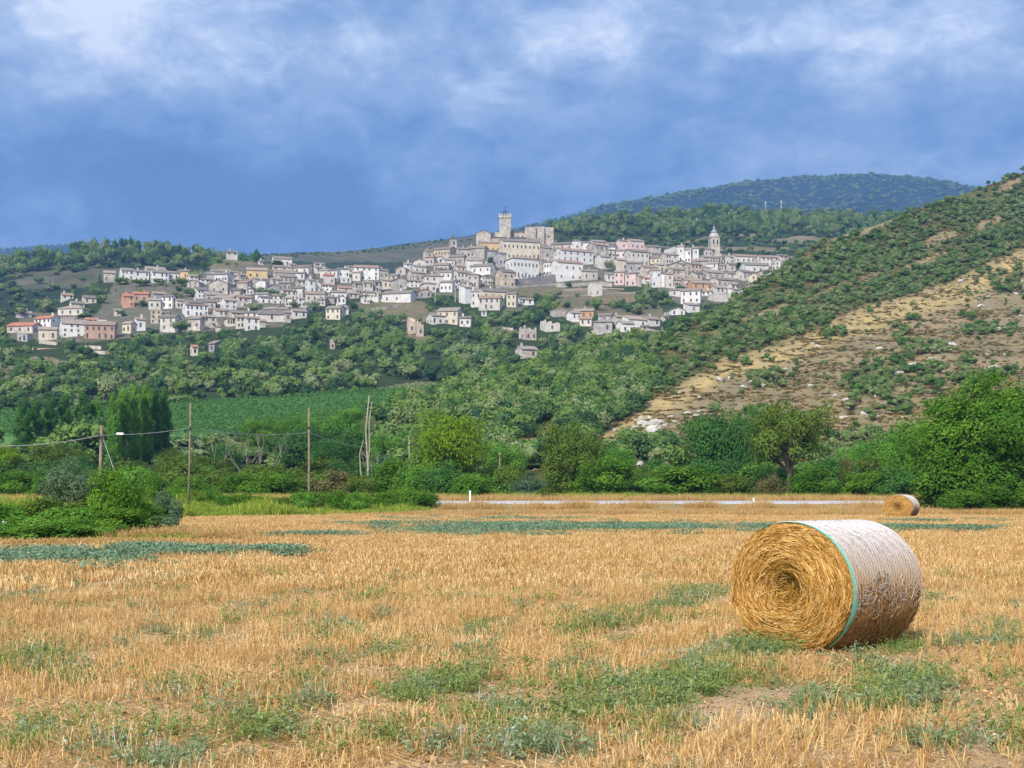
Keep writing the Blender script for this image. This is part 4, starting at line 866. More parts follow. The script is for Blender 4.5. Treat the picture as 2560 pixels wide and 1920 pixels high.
X, Y, px, py = [a[keep_] for a in (X, Y, px, py)]; sz = np.where(py < 590, 5+4*r.rand(len(X)), 3.5+3*r.rand(len(X))); ht = sz*np.where(py < 590, 1.3, .85)
bad = hmask(px, py-ht*.5/Y*F)
for i in np.where(~bad)[0]: WOOD.append([X[i], Y[i], float(zof(H6, X[i], Y[i]))-.6, sz[i], ht[i], 'L', px[i], py[i]])
# crest trees of the far mountains
for H, n, a, b_, s0 in ((H7, 1700, 1180, 2480, 14), (H8, 160, -100, 480, 18), (H5, 120, 560, 1190, 4)):
    q = rs.rand(n)*(b_-a)+a
    for v in q:
        t = float(H.top(v))+(rs.rand()*10 if H is not H7 or rs.rand() < .2 else rs.rand()*90)+.5; Yc = float(H.Y(v, t)); c = at(v, t, Yc); s1 = s0*(.6+.8*rs.rand()); WOOD.append([c.x, c.y, c.z-s1*.2, s1, s1*.8, 'L', v, t])
trunk_hill = MB(); trunk_hill.tube([(0, 0, -.12), (0, 0, .3), (.03, 0, .5)], [.035, .028, .01], 5); TR = trunk_hill.mesh('trunk', M['bark'])
# the most visible ones are things of their own, the rest one wood
inview = [w for w in WOOD if -30 < w[6] < 2590 and w[7] < 1150]
def area(w): return w[3]*w[4]/(w[1]**2)
def near_line(w): return (w[6] < 1150 and w[7] > 1075) or (w[7] > 1120)
trees = sorted([w for w in inview if w[5] == 'L' and not near_line(w)], key=area, reverse=True)[:290]
shr = sorted([w for w in inview if w[5] in 'SD' and not near_line(w)], key=lambda w: -area(w)*(3 if w[5] == 'D' else 1))[:250]
ids = set(id(w) for w in trees) | set(id(w) for w in shr); rr_ = random.Random(21)
for w in trees:
    e = empty('woodland_tree', (w[0], w[1], w[2]), rr_.uniform(0, 6.28)); e.scale = (w[3], w[3], w[4])
    link('trunk', TR, e); link('crown', LC[rr_.randrange(7)], e)
    u = w[6]; side = 'on the wooded spur right of the ravine' if u > 1300 else ('between the vineyard and the town' if w[7] < 1000 and u > 600 else ('on the slope under the left end of town' if u <= 600 else 'around the right end of the vineyard'))
    tag(e, 'round green tree crowded among others '+side, 'tree', 'woodland trees '+side)
drys = []
for w in shr:
    o = link('shrub', SC[rr_.randrange(5)], None, (w[0], w[1], w[2])); o.scale = (w[3], w[3], w[4]*1.15); o.rotation_euler = (0, 0, rr_.uniform(0, 6.28))
    if w[5] == 'D': drys.append(dict(o=o, px=w[6], py=w[7]-5, w=w))
    else: tag(o, 'low dull green shrub in dense scrub on the upper right hillside', 'shrub', 'scrub of the upper right hillside')
rest = [w for w in WOOD if id(w) not in ids]
for nm, sel, protos, lb, ct in (('woodland', [w for w in rest if w[5] == 'L'], LC, 'mixed green woodland covering the hills around the town', 'woodland'), ('scrub', [w for w in rest if w[5] != 'L'], SC, 'low grey-green scrub covering the right hillside', 'scrub')):
    A = np.array([w[:5] for w in sel]); scatter(nm, A[:, :3], np.stack([A[:, 3], A[:, 3], A[:, 4]*(1 if nm == 'woodland' else 1.15)], 1), rs.rand(len(A))*6.28, rs.randint(0, len(protos), len(A)), protos, lb, ct)

# dry tufts, small stones and knee-high herbs that roughen the bare slope
def tuft_proto(seed, mat):
    r = np.random.RandomState(seed); n = 70; P = np.stack([r.normal(0, .22, n), r.normal(0, .22, n), .25*r.rand(n)], 1); a, b_, c = leaves(r, P, np.tile([0, -.3, 1.], (n, 1)), .14, .22, .7); return np_mesh('tuft', a, b_, mat, {'tint': c})
M['leaf_tuft'] = foliage('dry_tuft', [(0, (.07,.08,.035)), (.3, (.16,.13,.06)), (.6, (.30,.23,.10)), (.85, (.48,.34,.15)), (1, (.50,.47,.42))], .15, .3)
TF = [tuft_proto(s, M['leaf_tuft']) for s in range(4)]
X, Y, px, py, r = ground_pts(H3, 60000, 178, 660, (1350, 3100), 16)
k3 = dens3(px, py); n_ = fbm(X*.05+3, Y*.16, 4); ok = r.rand(len(X)) < np.where(k3 < .1, np.clip(.25+3.2*(n_-.4), .12, .95), .5); X, Y, px, py = X[ok], Y[ok], px[ok], py[ok]
Zt = np.array([float(zof(H3, a, b_)) for a, b_ in zip(X, Y)])-.05
st_ = .5+1.0*r.rand(len(X)); scatter('dry_tufts', np.stack([X, Y, Zt], 1), np.stack([st_*1.6, st_, st_], 1), r.rand(len(X))*6.28, r.randint(0, 4, len(X)), TF, 'dry tufts, thistles and herbs roughening the golden slope', 'tufts')

# named single trees on the skyline and in town (px, base py, width px, height px, hill, label)
def single(px, py, wpx, hpx, H, label, name='tree', me=None, grp=None):
    Yb = float(H.Y(px, py)); c = at(px, py, Yb); c.z = float(zof(H, c.x, c.y))-.3; e = empty(name, c, rr_.uniform(0, 6)); e.scale = (wpx*Yb/F, wpx*Yb/F, hpx*Yb/F)
    link('trunk', TR, e); link('crown', me or LC[rr_.randrange(7)], e); tag(e, label, 'tree', grp)
def cyp(seed, mat, n=900):
    rng = np.random.RandomState(seed); z = rng.rand(n); rad = .5*np.sin(np.clip(z*1.0+.06, 0, 1)*math.pi)**.6*(1-z*.35); a = rng.rand(n)*6.28; q = rad*(.75+.3*rng.rand(n))
    P = np.stack([np.cos(a)*q, np.sin(a)*q, z*.96+.02], 1); N = np.stack([np.cos(a), np.sin(a), .3+0*a], 1)
    V, Fq, T = leaves(rng, P, N, .12, .09, .4, .5); return np_mesh('crown', V, Fq, mat, {'tint': T})
CYP = cyp(1, M['leaf_dark'])
single(641, 653, 22, 30, H2, 'dark conical conifer on the skyline above the yellow house', 'conifer', CYP)
single(520, 642, 14, 26, H4, 'slim dark tree alone on the left skyline', 'tree', CYP)
single(452, 630, 9, 20, H4, 'tiny lone tree on the far left ridge top')
single(405, 626, 26, 30, H4, 'broad tree at the right end of the left ridge wood')
single(1378, 617, 24, 30, H2, 'dark green round tree right beside the castle wall', 'tree')
single(1226, 662, 18, 34, H2, 'dark green tree leaning left of the large white palace', 'tree')
single(1388, 776, 32, 40, H2, 'large dark blue-green tree at the foot of the ravine', 'tree')
single(1489, 802, 15, 26, H2, 'dark upright tree beside the low orange row in the ravine', 'cypress', CYP)
single(1265, 764, 9, 28, H2, 'thin dark cypress between the cream lower houses', 'cypress', CYP)
single(1850, 672, 26, 20, H2, 'dark pointed tree in front of the long pale houses at right', 'tree')
single(1523, 680, 34, 34, H2, 'green tree with climbing ivy in the courtyard above the pink house', 'tree')
single(1702, 722, 36, 14, H2, 'flat dark hedge-like tree left of the low orange house', 'tree')
single(1618, 724, 15, 22, H2, 'yellowish-green tree beside the pale pink house', 'tree')
single(249, 708, 6, 28, H2, 'thin dark cypress at the left end of the upper left row', 'cypress', CYP)
single(1020, 742, 30, 26, H2, 'round green tree right of the white arched house', 'tree')
single(930, 690, 34, 16, H2, 'dark spreading tree beside the white house with a grid of windows', 'tree')
single(694, 666, 50, 16, H2, 'dark spreading tree before the topmost white house', 'tree')
single(1140, 700, 20, 12, H2, 'small dark bush-like tree under the pointed bell tower', 'tree')
single(350, 740, 24, 28, H2, 'round tree against the orange house', 'tree')
for x, y, w_, h_ in ((300, 712, 50, 26), (350, 716, 46, 26), (400, 714, 40, 24), (455, 716, 44, 30), (490, 700, 46, 34), (480, 740, 50, 30), (420, 745, 46, 26), (360, 765, 30, 20), (480, 855, 46, 34), (452, 832, 60, 40), (380, 842, 44, 26), (345, 850, 40, 24), (650, 735, 34, 22), (680, 745, 46, 26), (640, 782, 60, 34), (700, 760, 40, 30), (735, 770, 36, 24), (785, 776, 40, 34), (300, 790, 30, 20), (205, 795, 50, 14)):
    single(x, y, w_, h_, H2, 'dark green tree filling a gap between the left houses', 'tree', grp='dark trees between the left houses')

# bare slope shrubs get a place by landmark
autolabel(drys, lambda w: '%s bush on dry slope' % ('low' if w['w'][4] < .9 else 'rounded'), 'bush', 'bush', 'bushes dotted over the dry slope',
          [('the lowest rock outcrop', 1630, 1075), ('the huge tree', 2470, 900), ('the round dark bush', 1896, 925), ('the open-crowned tree', 1970, 990), ('the right frame edge', 2555, 700)])
# pale rocks on the dry slope
def rock_mesh(seed):
    rng = np.random.RandomState(seed); import bmesh
    bm = bmesh.new(); bmesh.ops.create_icosphere(bm, subdivisions=2, radius=1); V = np.array([v.co[:] for v in bm.verts])
    for k in range(9):
        d = rng.normal(0, 1, 3); d /= np.linalg.norm(d); s = V@d; c = .45+.3*rng.rand(); V -= np.outer(np.maximum(s-c, 0), d)
    V *= np.array([1, .7, .55]); 
    for v, c in zip(bm.verts, V): v.co = c
    me = bpy.data.meshes.new('rock'); bm.to_mesh(me); bm.free(); me.materials.append(M['rock']); return me
RK = [rock_mesh(s) for s in range(6)]; rocks = []; rq = random.Random(4)
rl = [(1600, 1048, 16), (1625, 1050, 20), (1645, 1060, 22), (1612, 1066, 20), (1640, 1078, 40), (1600, 1082, 30), (1618, 1092, 36), (1655, 1094, 34), (1585, 1068, 26), (1675, 1050, 24), (1630, 1062, 34), (1605, 1058, 28), (1662, 1066, 16), (1585, 1100, 14), (1610, 1106, 20), (1560, 1072, 12), (1535, 1072, 14), (1720, 1038, 18), (1740, 1046, 22), (1752, 1030, 16),
      (1570, 1030, 10), (1800, 955, 20), (1830, 948, 16), (1860, 970, 20), (1880, 962, 22), (1900, 970, 18), (1905, 955, 14), (1700, 985, 14), (2045, 870, 16), (2200, 872, 14), (2280, 915, 26), (2300, 920, 18), (2220, 930, 22), (2250, 936, 24), (2110, 1045, 20), (2160, 1040, 24), (2190, 1045, 18), (2120, 1010, 20), (2085, 1000, 18), (2140, 1075, 12), (2450, 760, 22), (2470, 745, 16), (2430, 790, 18), (2500, 830, 24), (2380, 860, 20), (2330, 890, 18), (2520, 890, 20), (2480, 920, 24), (2400, 700, 14), (2540, 740, 18), (2005, 905, 12), (1960, 930, 14), (2030, 970, 14), (1750, 1000, 12), (1690, 1060, 16), (1665, 1110, 12)]
for k in range(70):
    u = rq.uniform(1560, 2560); e = float(np.interp(u, *zip(*dry_edge))); rl.append((u, e+rq.random()**1.2*(1120-e)*.9+10, rq.uniform(4, 11)))
for x, y, s in rl:
    Yb = float(H3.Y(x, y)); c = at(x, y, Yb); w = s*Yb/F
    nzv = 0; c.z = float(zof(H3, c.x, c.y))+.05; w *= 1.35
    o = link('rock', RK[rq.randrange(6)], None, (c.x, c.y, c.z+nzv*.8)); o.scale = (w*.62, w*.6, w*.5); o.rotation_euler = (rq.uniform(-.3, .3), rq.uniform(-.3, .3), rq.uniform(0, 6.28)); rocks.append(dict(o=o, px=x, py=y, s=s))
autolabel(rocks, lambda w: '%s pale rock in dry grass' % ('large' if w['s'] > 19 else 'middling' if w['s'] > 11 else 'small'), 'rock', 'rock', 'limestone rocks on the dry slope',
          [('the round dark bush', 1896, 925), ('the huge tree', 2470, 900), ('the olive-green round tree', 1600, 1080), ('the open-crowned tree', 1970, 990), ('the right frame edge', 2555, 760)])
e_ = single(1896, 940, 32, 24, H3, 'round very dark bush alone on the dry golden slope', 'bush', LC[0])
o = link('boulder', RK[2], None, at(1601, 1160, 150)); o.location.z += 2.9-float(at(1601, 1160, 150).z)*0-2.9; o.scale = (.45, .45, .55); tag(o, 'single grey boulder between hedge bushes under the outcrop', 'rock')

# vineyard: ragged rows of vines following the slope
V = []; Fq = []; Tt = []; nb = 0; rv = np.random.RandomState(8)
row_py = np.interp(np.arange(300, 440, 2.6), H2.dd[::-1], H2.dp[::-1])
for yy in np.arange(296, 445, 2.4):
    pxs = np.arange(-120, 1245, 4.5); Yv = yy+(pxs-600)*.012; py_ = np.interp(Yv, H2.dd[::-1], H2.dp[::-1]); ok = inpoly(pxs, py_, vine_poly)
    for e in clear2: ok &= ~ell(pxs, py_, *e)
    pxs, Yv, py_ = pxs[ok], Yv[ok], py_[ok]
    if len(pxs) < 2: continue
    m = 5; Pn = np.stack([np.repeat((pxs-1280)/F*Yv, m)+rv.normal(0, .25, len(pxs)*m), np.repeat(Yv, m)+rv.normal(0, .22, len(pxs)*m), np.repeat(CAMZ+(HZ-py_)/F*Yv, m)+.3+1.2*rv.rand(len(pxs)*m)], 1)
    a, b_, c = leaves(rv, Pn, np.tile([0, -.4, .8], (len(Pn), 1)), .42, .55, .6); V.append(a); Fq.append(b_+nb); Tt.append(c); nb += len(a)
M['vine'] = foliage('vine_leaves', [(0, (.045,.13,.035)), (.5, (.085,.205,.05)), (1, (.14,.28,.07))], .3, .8)
tag(link('vineyard', np_mesh('vineyard', np.concatenate(V), np.concatenate(Fq), M['vine'], {'tint': np.concatenate(Tt)})), 'dense green vine rows on the gentle slope below the woods', 'vineyard', kind='stuff')
# ------------------------------------------------------------------ hedge and tree line beyond the road
PROTO = {}
def proto(kind, mat):
    """crown meshes of unit height and width, one per look"""
    key = (kind, mat)
    if key in PROTO: return PROTO[key]
    sd = (sum(ord(c)*(i+1) for i, c in enumerate(kind+mat))) % 9999
    P = {'bush': dict(n=9500, K=44, shape=(.52, .52, .47), cz=.46, cr=(.09, .21), w=.025, l=.043), 'tree': dict(n=16000, K=62, shape=(.52, .52, .43), cz=.57, cr=(.07, .18), w=.017, l=.030),
         'big': dict(n=60000, K=130, shape=(.5, .5, .49), cz=.50, cr=(.05, .13), w=.0105, l=.019), 'open': dict(n=8500, K=52, shape=(.5, .5, .36), cz=.64, cr=(.06, .14), w=.017, l=.028),
         'mound': dict(n=9000, K=60, shape=(.52, .5, .40), cz=.56, cr=(.08, .15), w=.017, l=.042)}
    out = []
    for v in range(1 if kind in ('big', 'open', 'mound') else 2):
        if kind == 'poplar':
            rng = np.random.RandomState(sd+v); n = 11000; K = 60; cz = rng.rand(K); cr = .30*np.sin(np.clip(cz*.93+.07, 0, 1)*math.pi)**.5; a = rng.rand(K)*6.28
            C = np.stack([np.cos(a)*cr*rng.rand(K)**.5, np.sin(a)*cr*rng.rand(K)**.5, cz*.9+.05], 1); ci = rng.randint(0, K, n); d = rng.normal(0, 1, (n, 3)); d /= np.linalg.norm(d, axis=1)[:, None]
            P_ = C[ci]+d*np.array([.17, .17, .09])*(.4+.6*rng.rand(n))[:, None]; V, Fq, T = leaves(rng, P_, d+np.array([0, 0, .2]), .042, .023, .5, 1.2, np.clip(rng.rand(K)[ci]*.6+rng.rand(n)*.4, 0, 1))
            me = np_mesh('crown', V, Fq, M[mat], {'tint': T}); Cc = C
        else:
            p = dict(P[kind]); n = p.pop('n'); K = p.pop('K'); droop = 1.0 if mat == 'leaf_yellow' else (.6 if kind == 'big' else .2)
            me, Cc = crown_mesh('crown', M[mat], sd+v*7, n, K, droop=droop, **p)
        tr = limbs(sd+v, Cc, {'bush': .018, 'tree': .028, 'big': .03, 'open': .026, 'poplar': .018, 'mound': .016}[kind], fork=.34 if kind != 'bush' else .12, n=14, lean=.1 if kind == 'open' else 0)
        out.append((me, tr))
    PROTO[key] = out; return out
rp = random.Random(77)
def gz(Y): return 0.0 if Y < 104 else (.5 if Y < 116 else max(0, .5-(Y-116)*.02) if Y < 150 else float(np.interp(Y, [150, 200, 235, 260], [.0, 3.9, 7.0, 9.6])))
def plant(kind, mat, px, top, wpx, Y, label, name=None, cat=None, group=None, base=None):
    zt = CAMZ+(HZ-top)/F*Y; z0 = gz(Y)-.05 if base is None else CAMZ+(HZ-base)/F*Y
    h = zt-z0; w = wpx/F*Y; me, tr = rp.choice(proto(kind, mat)); name = name or ('bush' if kind == 'bush' else 'tree')
    e = empty(name, ((px-1280)/F*Y, Y, z0), rp.uniform(0, 6.28) if kind != 'open' else .4); e.scale = (w, w if kind != 'big' else w*.9, h)
    link('trunk', tr, e); link('crown' if name != 'bush' else 'foliage', me, e)
    tag(e, label, cat or ('bush' if name == 'bush' else 'tree'), group); return e
g1 = 'poplars of the left clump'; g2 = 'poplars of the tall clump'
for i, (x, t) in enumerate(((58, 1012), (92, 1002), (128, 996), (162, 988), (206, 984), (240, 1000))):
    plant('poplar', 'leaf_dark' if i != 5 else 'leaf_poplar', x, t, 62, 225+i*3, '%s poplar of the lower dark clump at the left' % ['leftmost', 'second from left', 'third from left', 'fourth from left', 'fifth and tallest', 'rightmost, lighter'][i], 'poplar', 'poplar', g1)
for i, (x, t) in enumerate(((284, 982), (312, 970), (338, 966), (366, 964), (388, 974), (410, 972))):
    plant('poplar', 'leaf_poplar' if i < 4 else 'leaf_dark', x, t, 58, 212+i*3, '%s poplar of the tall green clump behind the short pole' % ['leftmost', 'second from left', 'third from left', 'fourth from left, tallest', 'fifth from left, darker', 'rightmost, darkest'][i], 'poplar', 'poplar', g2)
B = [  # kind, material, px, top, width, Y, label
 ('tree','leaf_yellow',8,1108,110,185,'yellowish tree cut by the left frame edge'),
 ('bush','leaf_green',40,1172,150,120,'bright green bush at the left frame edge behind the brambles'),
 ('bush','leaf_green',105,1180,90,118,'smaller green bush right of the left-edge bush'),
 ('tree','leaf_olive',150,1098,150,185,'olive-green tree in front of the dark poplar clump'),
 ('tree','leaf_dark',215,1140,90,170,'dark tree behind the short pole foot'),
 ('tree','leaf_grey',182,1148,150,58,'small grey-green tree with a thin trunk behind the brambles'),
 ('bush','leaf_olive',318,1142,120,165,'dull olive bush under the tall poplar clump'),
 ('bush','leaf_brown',350,1162,80,150,'brownish bush right under the tall poplars'),
 ('bush','leaf_green',392,1185,90,124,'green bush just left of the tall thin pole'),
 ('tree','leaf_olive',430,1112,90,178,'olive tree behind the tall thin pole'),
 ('tree','leaf_olive',522,1136,130,168,'wide olive-yellow tree right of the tall thin pole'),
 ('bush','leaf_green',480,1186,120,122,'dark-hearted green bush right of the tall thin pole'),
 ('tree','leaf_dark',560,1095,90,185,'dark tree behind the bare grey shrubs'),
 ('bush','leaf_green',592,1178,130,124,'leafy bush in front of the bare grey trees, left one'),
 ('bush','leaf_green',700,1168,160,122,'large leafy bush in front of the bare grey trees, right one'),
 ('tree','leaf_green',650,1040,130,230,'light green tree above the bare grey trees'),
 ('tree','leaf_poplar',725,1030,110,235,'green tree behind the middle pole, left side'),
 ('tree','leaf_dark',745,1062,170,200,'broad dark tree behind the middle pole'),
 ('tree','leaf_poplar',812,1030,120,240,'loose green tree at the vineyard foot right of the middle pole'),
 ('tree','leaf_poplar',880,1010,130,250,'bushy green tree at the vineyard foot behind the bare trunk'),
 ('tree','leaf_dark',895,1062,150,195,'dark green tree right behind the tall bare trunk'),
 ('tree','leaf_poplar',965,1072,120,190,'green tree right of the tall bare trunk'),
 ('tree','leaf_dark',820,1095,120,190,'dark tree between the middle pole and the bare trunk'),
 ('bush','leaf_brown',835,1160,150,126,'reddish-brown bush left of the tall bare trunk'),
 ('bush','leaf_olive',905,1178,90,124,'olive bush at the foot of the tall bare trunk'),
 ('bush','leaf_green',975,1140,130,128,'tall green bush right of the bare trunk foot'),
 ('bush','leaf_poplar',1050,1148,120,126,'green bush under the left side of the yellow-green tree'),
 ('bush','leaf_dark',1105,1162,130,122,'dark tangled bush right under the yellow-green tree'),
 ('bush','leaf_green',1185,1178,130,120,'bright green bush beside the left white post'),
 ('bush','leaf_green',1015,1208,110,100,'low light green bush at the road edge left of the white post'),
 ('tree','leaf_yellow',1128,1020,215,150,'big yellow-green willow-like tree in the middle of the hedge'),
 ('tree','leaf_poplar',1262,1100,125,172,'fresh green tree right of the yellow-green tree'),
 ('bush','leaf_olive',1270,1150,90,140,'yellowish bush under the fresh green tree'),
 ('bush','leaf_grey',1318,1178,110,126,'grey-green low bush left of the round olive tree'),
 ('tree','leaf_olive',1432,1036,165,138,'round dense olive-green tree standing before the rocky slope'),
 ('bush','leaf_green',1512,1140,190,124,'wide bright bush right of the round olive tree'),
 ('tree','leaf_poplar',1535,1112,130,175,'green tree under the rock outcrop'),
 ('bush','leaf_dark',1640,1135,110,160,'dark low tree left of the big dark tree'),
 ('bush','leaf_olive',1372,1215,60,116,'small light bush at the roadside under the round olive tree'),
 ('bush','leaf_green',1700,1158,210,122,'wide mound-like green bush with sunny top in the hedge'),
 ('bush','leaf_dark',1610,1180,90,128,'dark bush between two bright hedge bushes'),
 ('tree','leaf_dark',1790,1008,180,150,'big dark green tree left of the open tree'),
 ('tree','leaf_dark',1868,1018,110,148,'narrow dark tree touching the open tree'),
 ('open','leaf_olive',1968,978,230,126,'open-crowned tree with a pale visible trunk'),
 ('bush','leaf_dark',1930,1150,180,134,'dark bush around the foot of the open tree'),
 ('bush','leaf_olive',1832,1172,100,122,'olive bush left of the open tree'),
 ('bush','leaf_brown',1925,1178,80,120,'brownish-green bush below the open tree'),
 ('bush','leaf_green',2030,1162,130,120,'light green bush right below the open tree'),
 ('bush','leaf_dark',2080,1130,150,140,'dark bush right of the open tree'),
 ('bush','leaf_brown',2117,1120,44,132,'small rusty-brown shrub in the right hedge'),
 ('bush','leaf_green',2150,1168,150,120,'green bush under the rusty-brown shrub'),
 ('tree','leaf_poplar',2215,1080,150,150,'light green tree left of the big leafy tree'),
 ('tree','leaf_poplar',2150,1100,120,170,'hazy green tree behind the rusty-brown shrub'),
 ('bush','leaf_dark',2240,1160,150,118,'dark bush behind the far straw bale'),
 ('tree','leaf_poplar',2300,1025,190,132,'green tree joined to the left side of the big leafy tree'),
 ('big','leaf_green',2490,900,480,92,'huge leafy green tree at the right edge'),
 ('bush','leaf_green',2368,1090,190,90,'lower left leafy shoulder bush of the huge tree'),
 ('bush','leaf_green',2560,1140,200,88,'leafy bush at the right edge under the huge tree'),
 ('bush','leaf_green',2485,1195,150,87,'leafy skirt bush under the middle of the huge tree'),
 ('bush','leaf_green',2330,1180,110,91,'leafy skirt bush left under the huge tree'),
 ('bush','leaf_green',2425,1215,150,86,'small leafy bush at the field edge under the huge tree'),
]
for kind, mat, px_, top_, w_, Y_, lb in B: plant(kind, mat, px_, top_, w_, Y_, lb)
# bramble mass and sapling in front on the left
for mat, px_, top_, w_, Y_, lb in (('leaf_poplar',15,1240,190,45,'bramble bush at the left frame edge'), ('leaf_olive',95,1236,190,47,'bramble bush next to the left-edge one'), ('leaf_poplar',160,1250,180,44.5,'middle bramble bush with bluish-green lower leaves'),
    ('leaf_olive',215,1242,160,47,'bramble bush left of the bright sapling'), ('leaf_poplar',70,1280,200,42.6,'low bramble in front at the left edge'), ('leaf_poplar',190,1284,190,42.6,'low bramble in front of the middle'),
    ('leaf_green',262,1160,120,46,'bright green sapling clump, tallest left part'), ('leaf_green',318,1190,130,45.5,'bright green sapling clump, dense middle part'), ('leaf_green',300,1265,170,44,'leafy low foot of the sapling clump'),
    ('leaf_poplar',365,1235,110,46,'green bush between the sapling and the grey shrub'), ('leaf_grey',415,1212,90,48,'thin grey-green shrub at the foot of the tall thin pole'), ('leaf_grey',395,1270,110,46,'low grey-green bush at the field corner'),
    ('leaf_dark',470,1312,60,47,'tiny dark weed clump at the field corner')):
    plant('bush', mat, px_, top_, w_, Y_, lb)
for k in range(26):
    px_ = 370+k*27+rp.uniform(-14, 14)
    plant('bush', rp.choice(['leaf_green', 'leaf_poplar', 'leaf_olive', 'leaf_green']), px_, rp.uniform(1212, 1254), rp.uniform(60, 120), rp.uniform(84, 101), 'knee-high leafy bush in the weed strip left of the road', group='low bushes of the weed strip')
# roadside bushes seen over the weeds, left half
for mat, px_, top_, w_, Y_, lb in (('leaf_green',470,1235,110,92,'low green bush right behind the tall thin pole'), ('leaf_olive',620,1236,120,92,'low yellowish bush in the weed strip'), ('leaf_green',760,1232,120,93,'low light green bush in the middle of the weed strip'), ('leaf_green',880,1232,120,93,'low light green bush near the right end of the weed strip'), ('leaf_green',1030,1215,90,96,'last low bush where the weed strip meets the road')):
    plant('bush', mat, px_, top_, w_, Y_, lb)
# a lower backing thicket so that no gap opens under the tree line
gk = 'thicket bushes behind the hedge'
for k in range(68):
    px_ = 20+(k//2)*76+rp.uniform(-34, 34)
    if 1290 < px_ < 1380 or 2500 < px_: continue
    plant('bush', rp.choice(['leaf_dark', 'leaf_poplar', 'leaf_dark', 'leaf_olive']), px_, rp.uniform(1135, 1185), rp.uniform(120, 190), rp.uniform(134, 165), 'shaded low bush of the thicket behind the hedge', group=gk)

# bare grey trees
def bare_tree(px, base, top, wpx, Y, seed, label, name='dead_tree', stems=4, lean=0):
    r = random.Random(seed); b = MB(); c = at(px, base, Y); H = (base-top)/F*Y; W = wpx/F*Y
    def grow(p, d, L, rad, lv):
        q = p+d*L; m = p+d*L*.5+Vector((r.uniform(-.05, .05), r.uniform(-.05, .05), 0))*L; b.tube([p, m, q], [rad*.6, rad*.48, rad*.33], 5, cap=False)
        if lv: 
            for k in range(r.choice([2, 3])): grow(q, (d+Vector((r.uniform(-.6, .6), r.uniform(-.5, .5), r.uniform(-.1, .35)))).normalized(), L*r.uniform(.55, .8), rad*.55, lv-1)
    for k in range(stems):
        a = (k/(max(stems-1, 1))-.5); grow(Vector((a*W*.3, r.uniform(-.3, .3), -.3)), Vector((a*W/H*1.3+lean, r.uniform(-.1, .1), 1)).normalized(), H*.42, .075, 4)
    o = b.build(name, M['deadwood'], None, True, c); tag(o, label, 'tree')
bare_tree(650, 1200, 1085, 80, 150, 1, 'pale bare tree with spreading branches behind the leafy hedge', stems=3); bare_tree(700, 1195, 1110, 60, 150, 2, 'bare grey branches leaning right beside the pale bare tree', stems=1, lean=.5)
bare_tree(535, 1170, 1085, 70, 170, 3, 'greyish bare tree right of the tall thin pole', stems=3); bare_tree(612, 1200, 1120, 30, 150, 4, 'thin bare stems left of the pale bare tree', stems=2)
bare_tree(930, 1190, 1120, 40, 146, 5, 'low bare twigs at the foot of the tall bare trunk', stems=3)

# ------------------------------------------------------------------ poles, cables, road posts
def polething(px, top, Y, r0, label, lean=0, name='utility_pole', extras=None):
    zt = CAMZ+(HZ-top)/F*Y; X = (px-1280)/F*Y; e = empty(name, (X, Y, 0)); b = MB()
    b.tube([(lean*.0, 0, -.3), (lean*.5+.02, 0, zt*.5), (lean, 0, zt)], [r0, r0*.88, r0*.72], 10); b.build('pole', M['pole'], e, True)
    if extras: extras(e, lean, zt)
    tag(e, label, 'pole'); return X+lean, zt
def exA(e, lean, zt):
    b = MB(); z = zt-.62; b.tube([(lean-.28, -.14, z), (lean+.22, -.14, z)], .03, 6); b.tube([(lean-.1, -.16, z-.05), (lean-.1, -.16, z+.22)], .045, 8); b.build('bracket', M['iron'], e)
    b = MB(); b.tube([(lean+.1, 0, z-.1), (2.0+lean, -1.2, 0)], .018, 5); b.build('guy_wire', M['cable'], e)
def exB(e, lean, zt):
    b = MB(); z = zt-1.6; b.tube([(lean, -.1, z-.1), (lean, -.1, z+.1)], .05, 8); b.tube([(lean-.16, -.08, z), (lean+.16, -.08, z)], .02, 6); b.build('bracket', M['iron'], e)
A = polething(246, 1064, 75, .10, 'short leaning wooden pole with guy wire among the left bushes', .16, extras=exA)
Bp = polething(470, 1008, 86, .068, 'tall thin wooden pole at the field corner', .16, extras=exB)
Cp = polething(772, 1020, 110, .098, 'weathered wooden pole in the middle of the hedge', 0, extras=exB)
def wire(p0, p1, sag, label, r=.022):
    p0 = Vector(p0); p1 = Vector(p1); b = MB(); n = 26
    b.tube([p0.lerp(p1, i/n)-Vector((0, 0, sag*4*(i/n)*(1-i/n))) for i in range(n+1)], r, 6); o = b.build('cable', M['cable'], None, True); tag(o, label, 'cable', 'overhead cables')
pa = at(255, 1088, 75); pb_ = at(477, 1070, 86); pc_ = at(772, 1081, 110); pd_ = at(914, 1117, 145); pl = at(-260, 1090, 66)
for p_ in (pa, pb_, pc_): p_.y -= .15
wire(pl, pa, .55, 'sagging cable from the left frame edge to the short leaning pole'); wire(pa, pb_, .12, 'cable between the short leaning pole and the tall thin pole')
wire(pb_, pc_, .30, 'thin cable between the tall thin pole and the middle pole', .018); wire(pc_, pd_, .25, 'cable running down from the middle pole to the bare trunk', .026)
c = pa.lerp(pb_, .19); b = MB(); b.box(-.17, .17, -.06, .06, -.07, .06); b.box(-.22, -.17, -.03, .03, -.04, .03); b.box(.17, .22, -.03, .03, -.04, .03); tag(b.build('junction_box', M['post'], None, loc=c), 'small white box hanging on the cable right of the short pole', 'cable box')
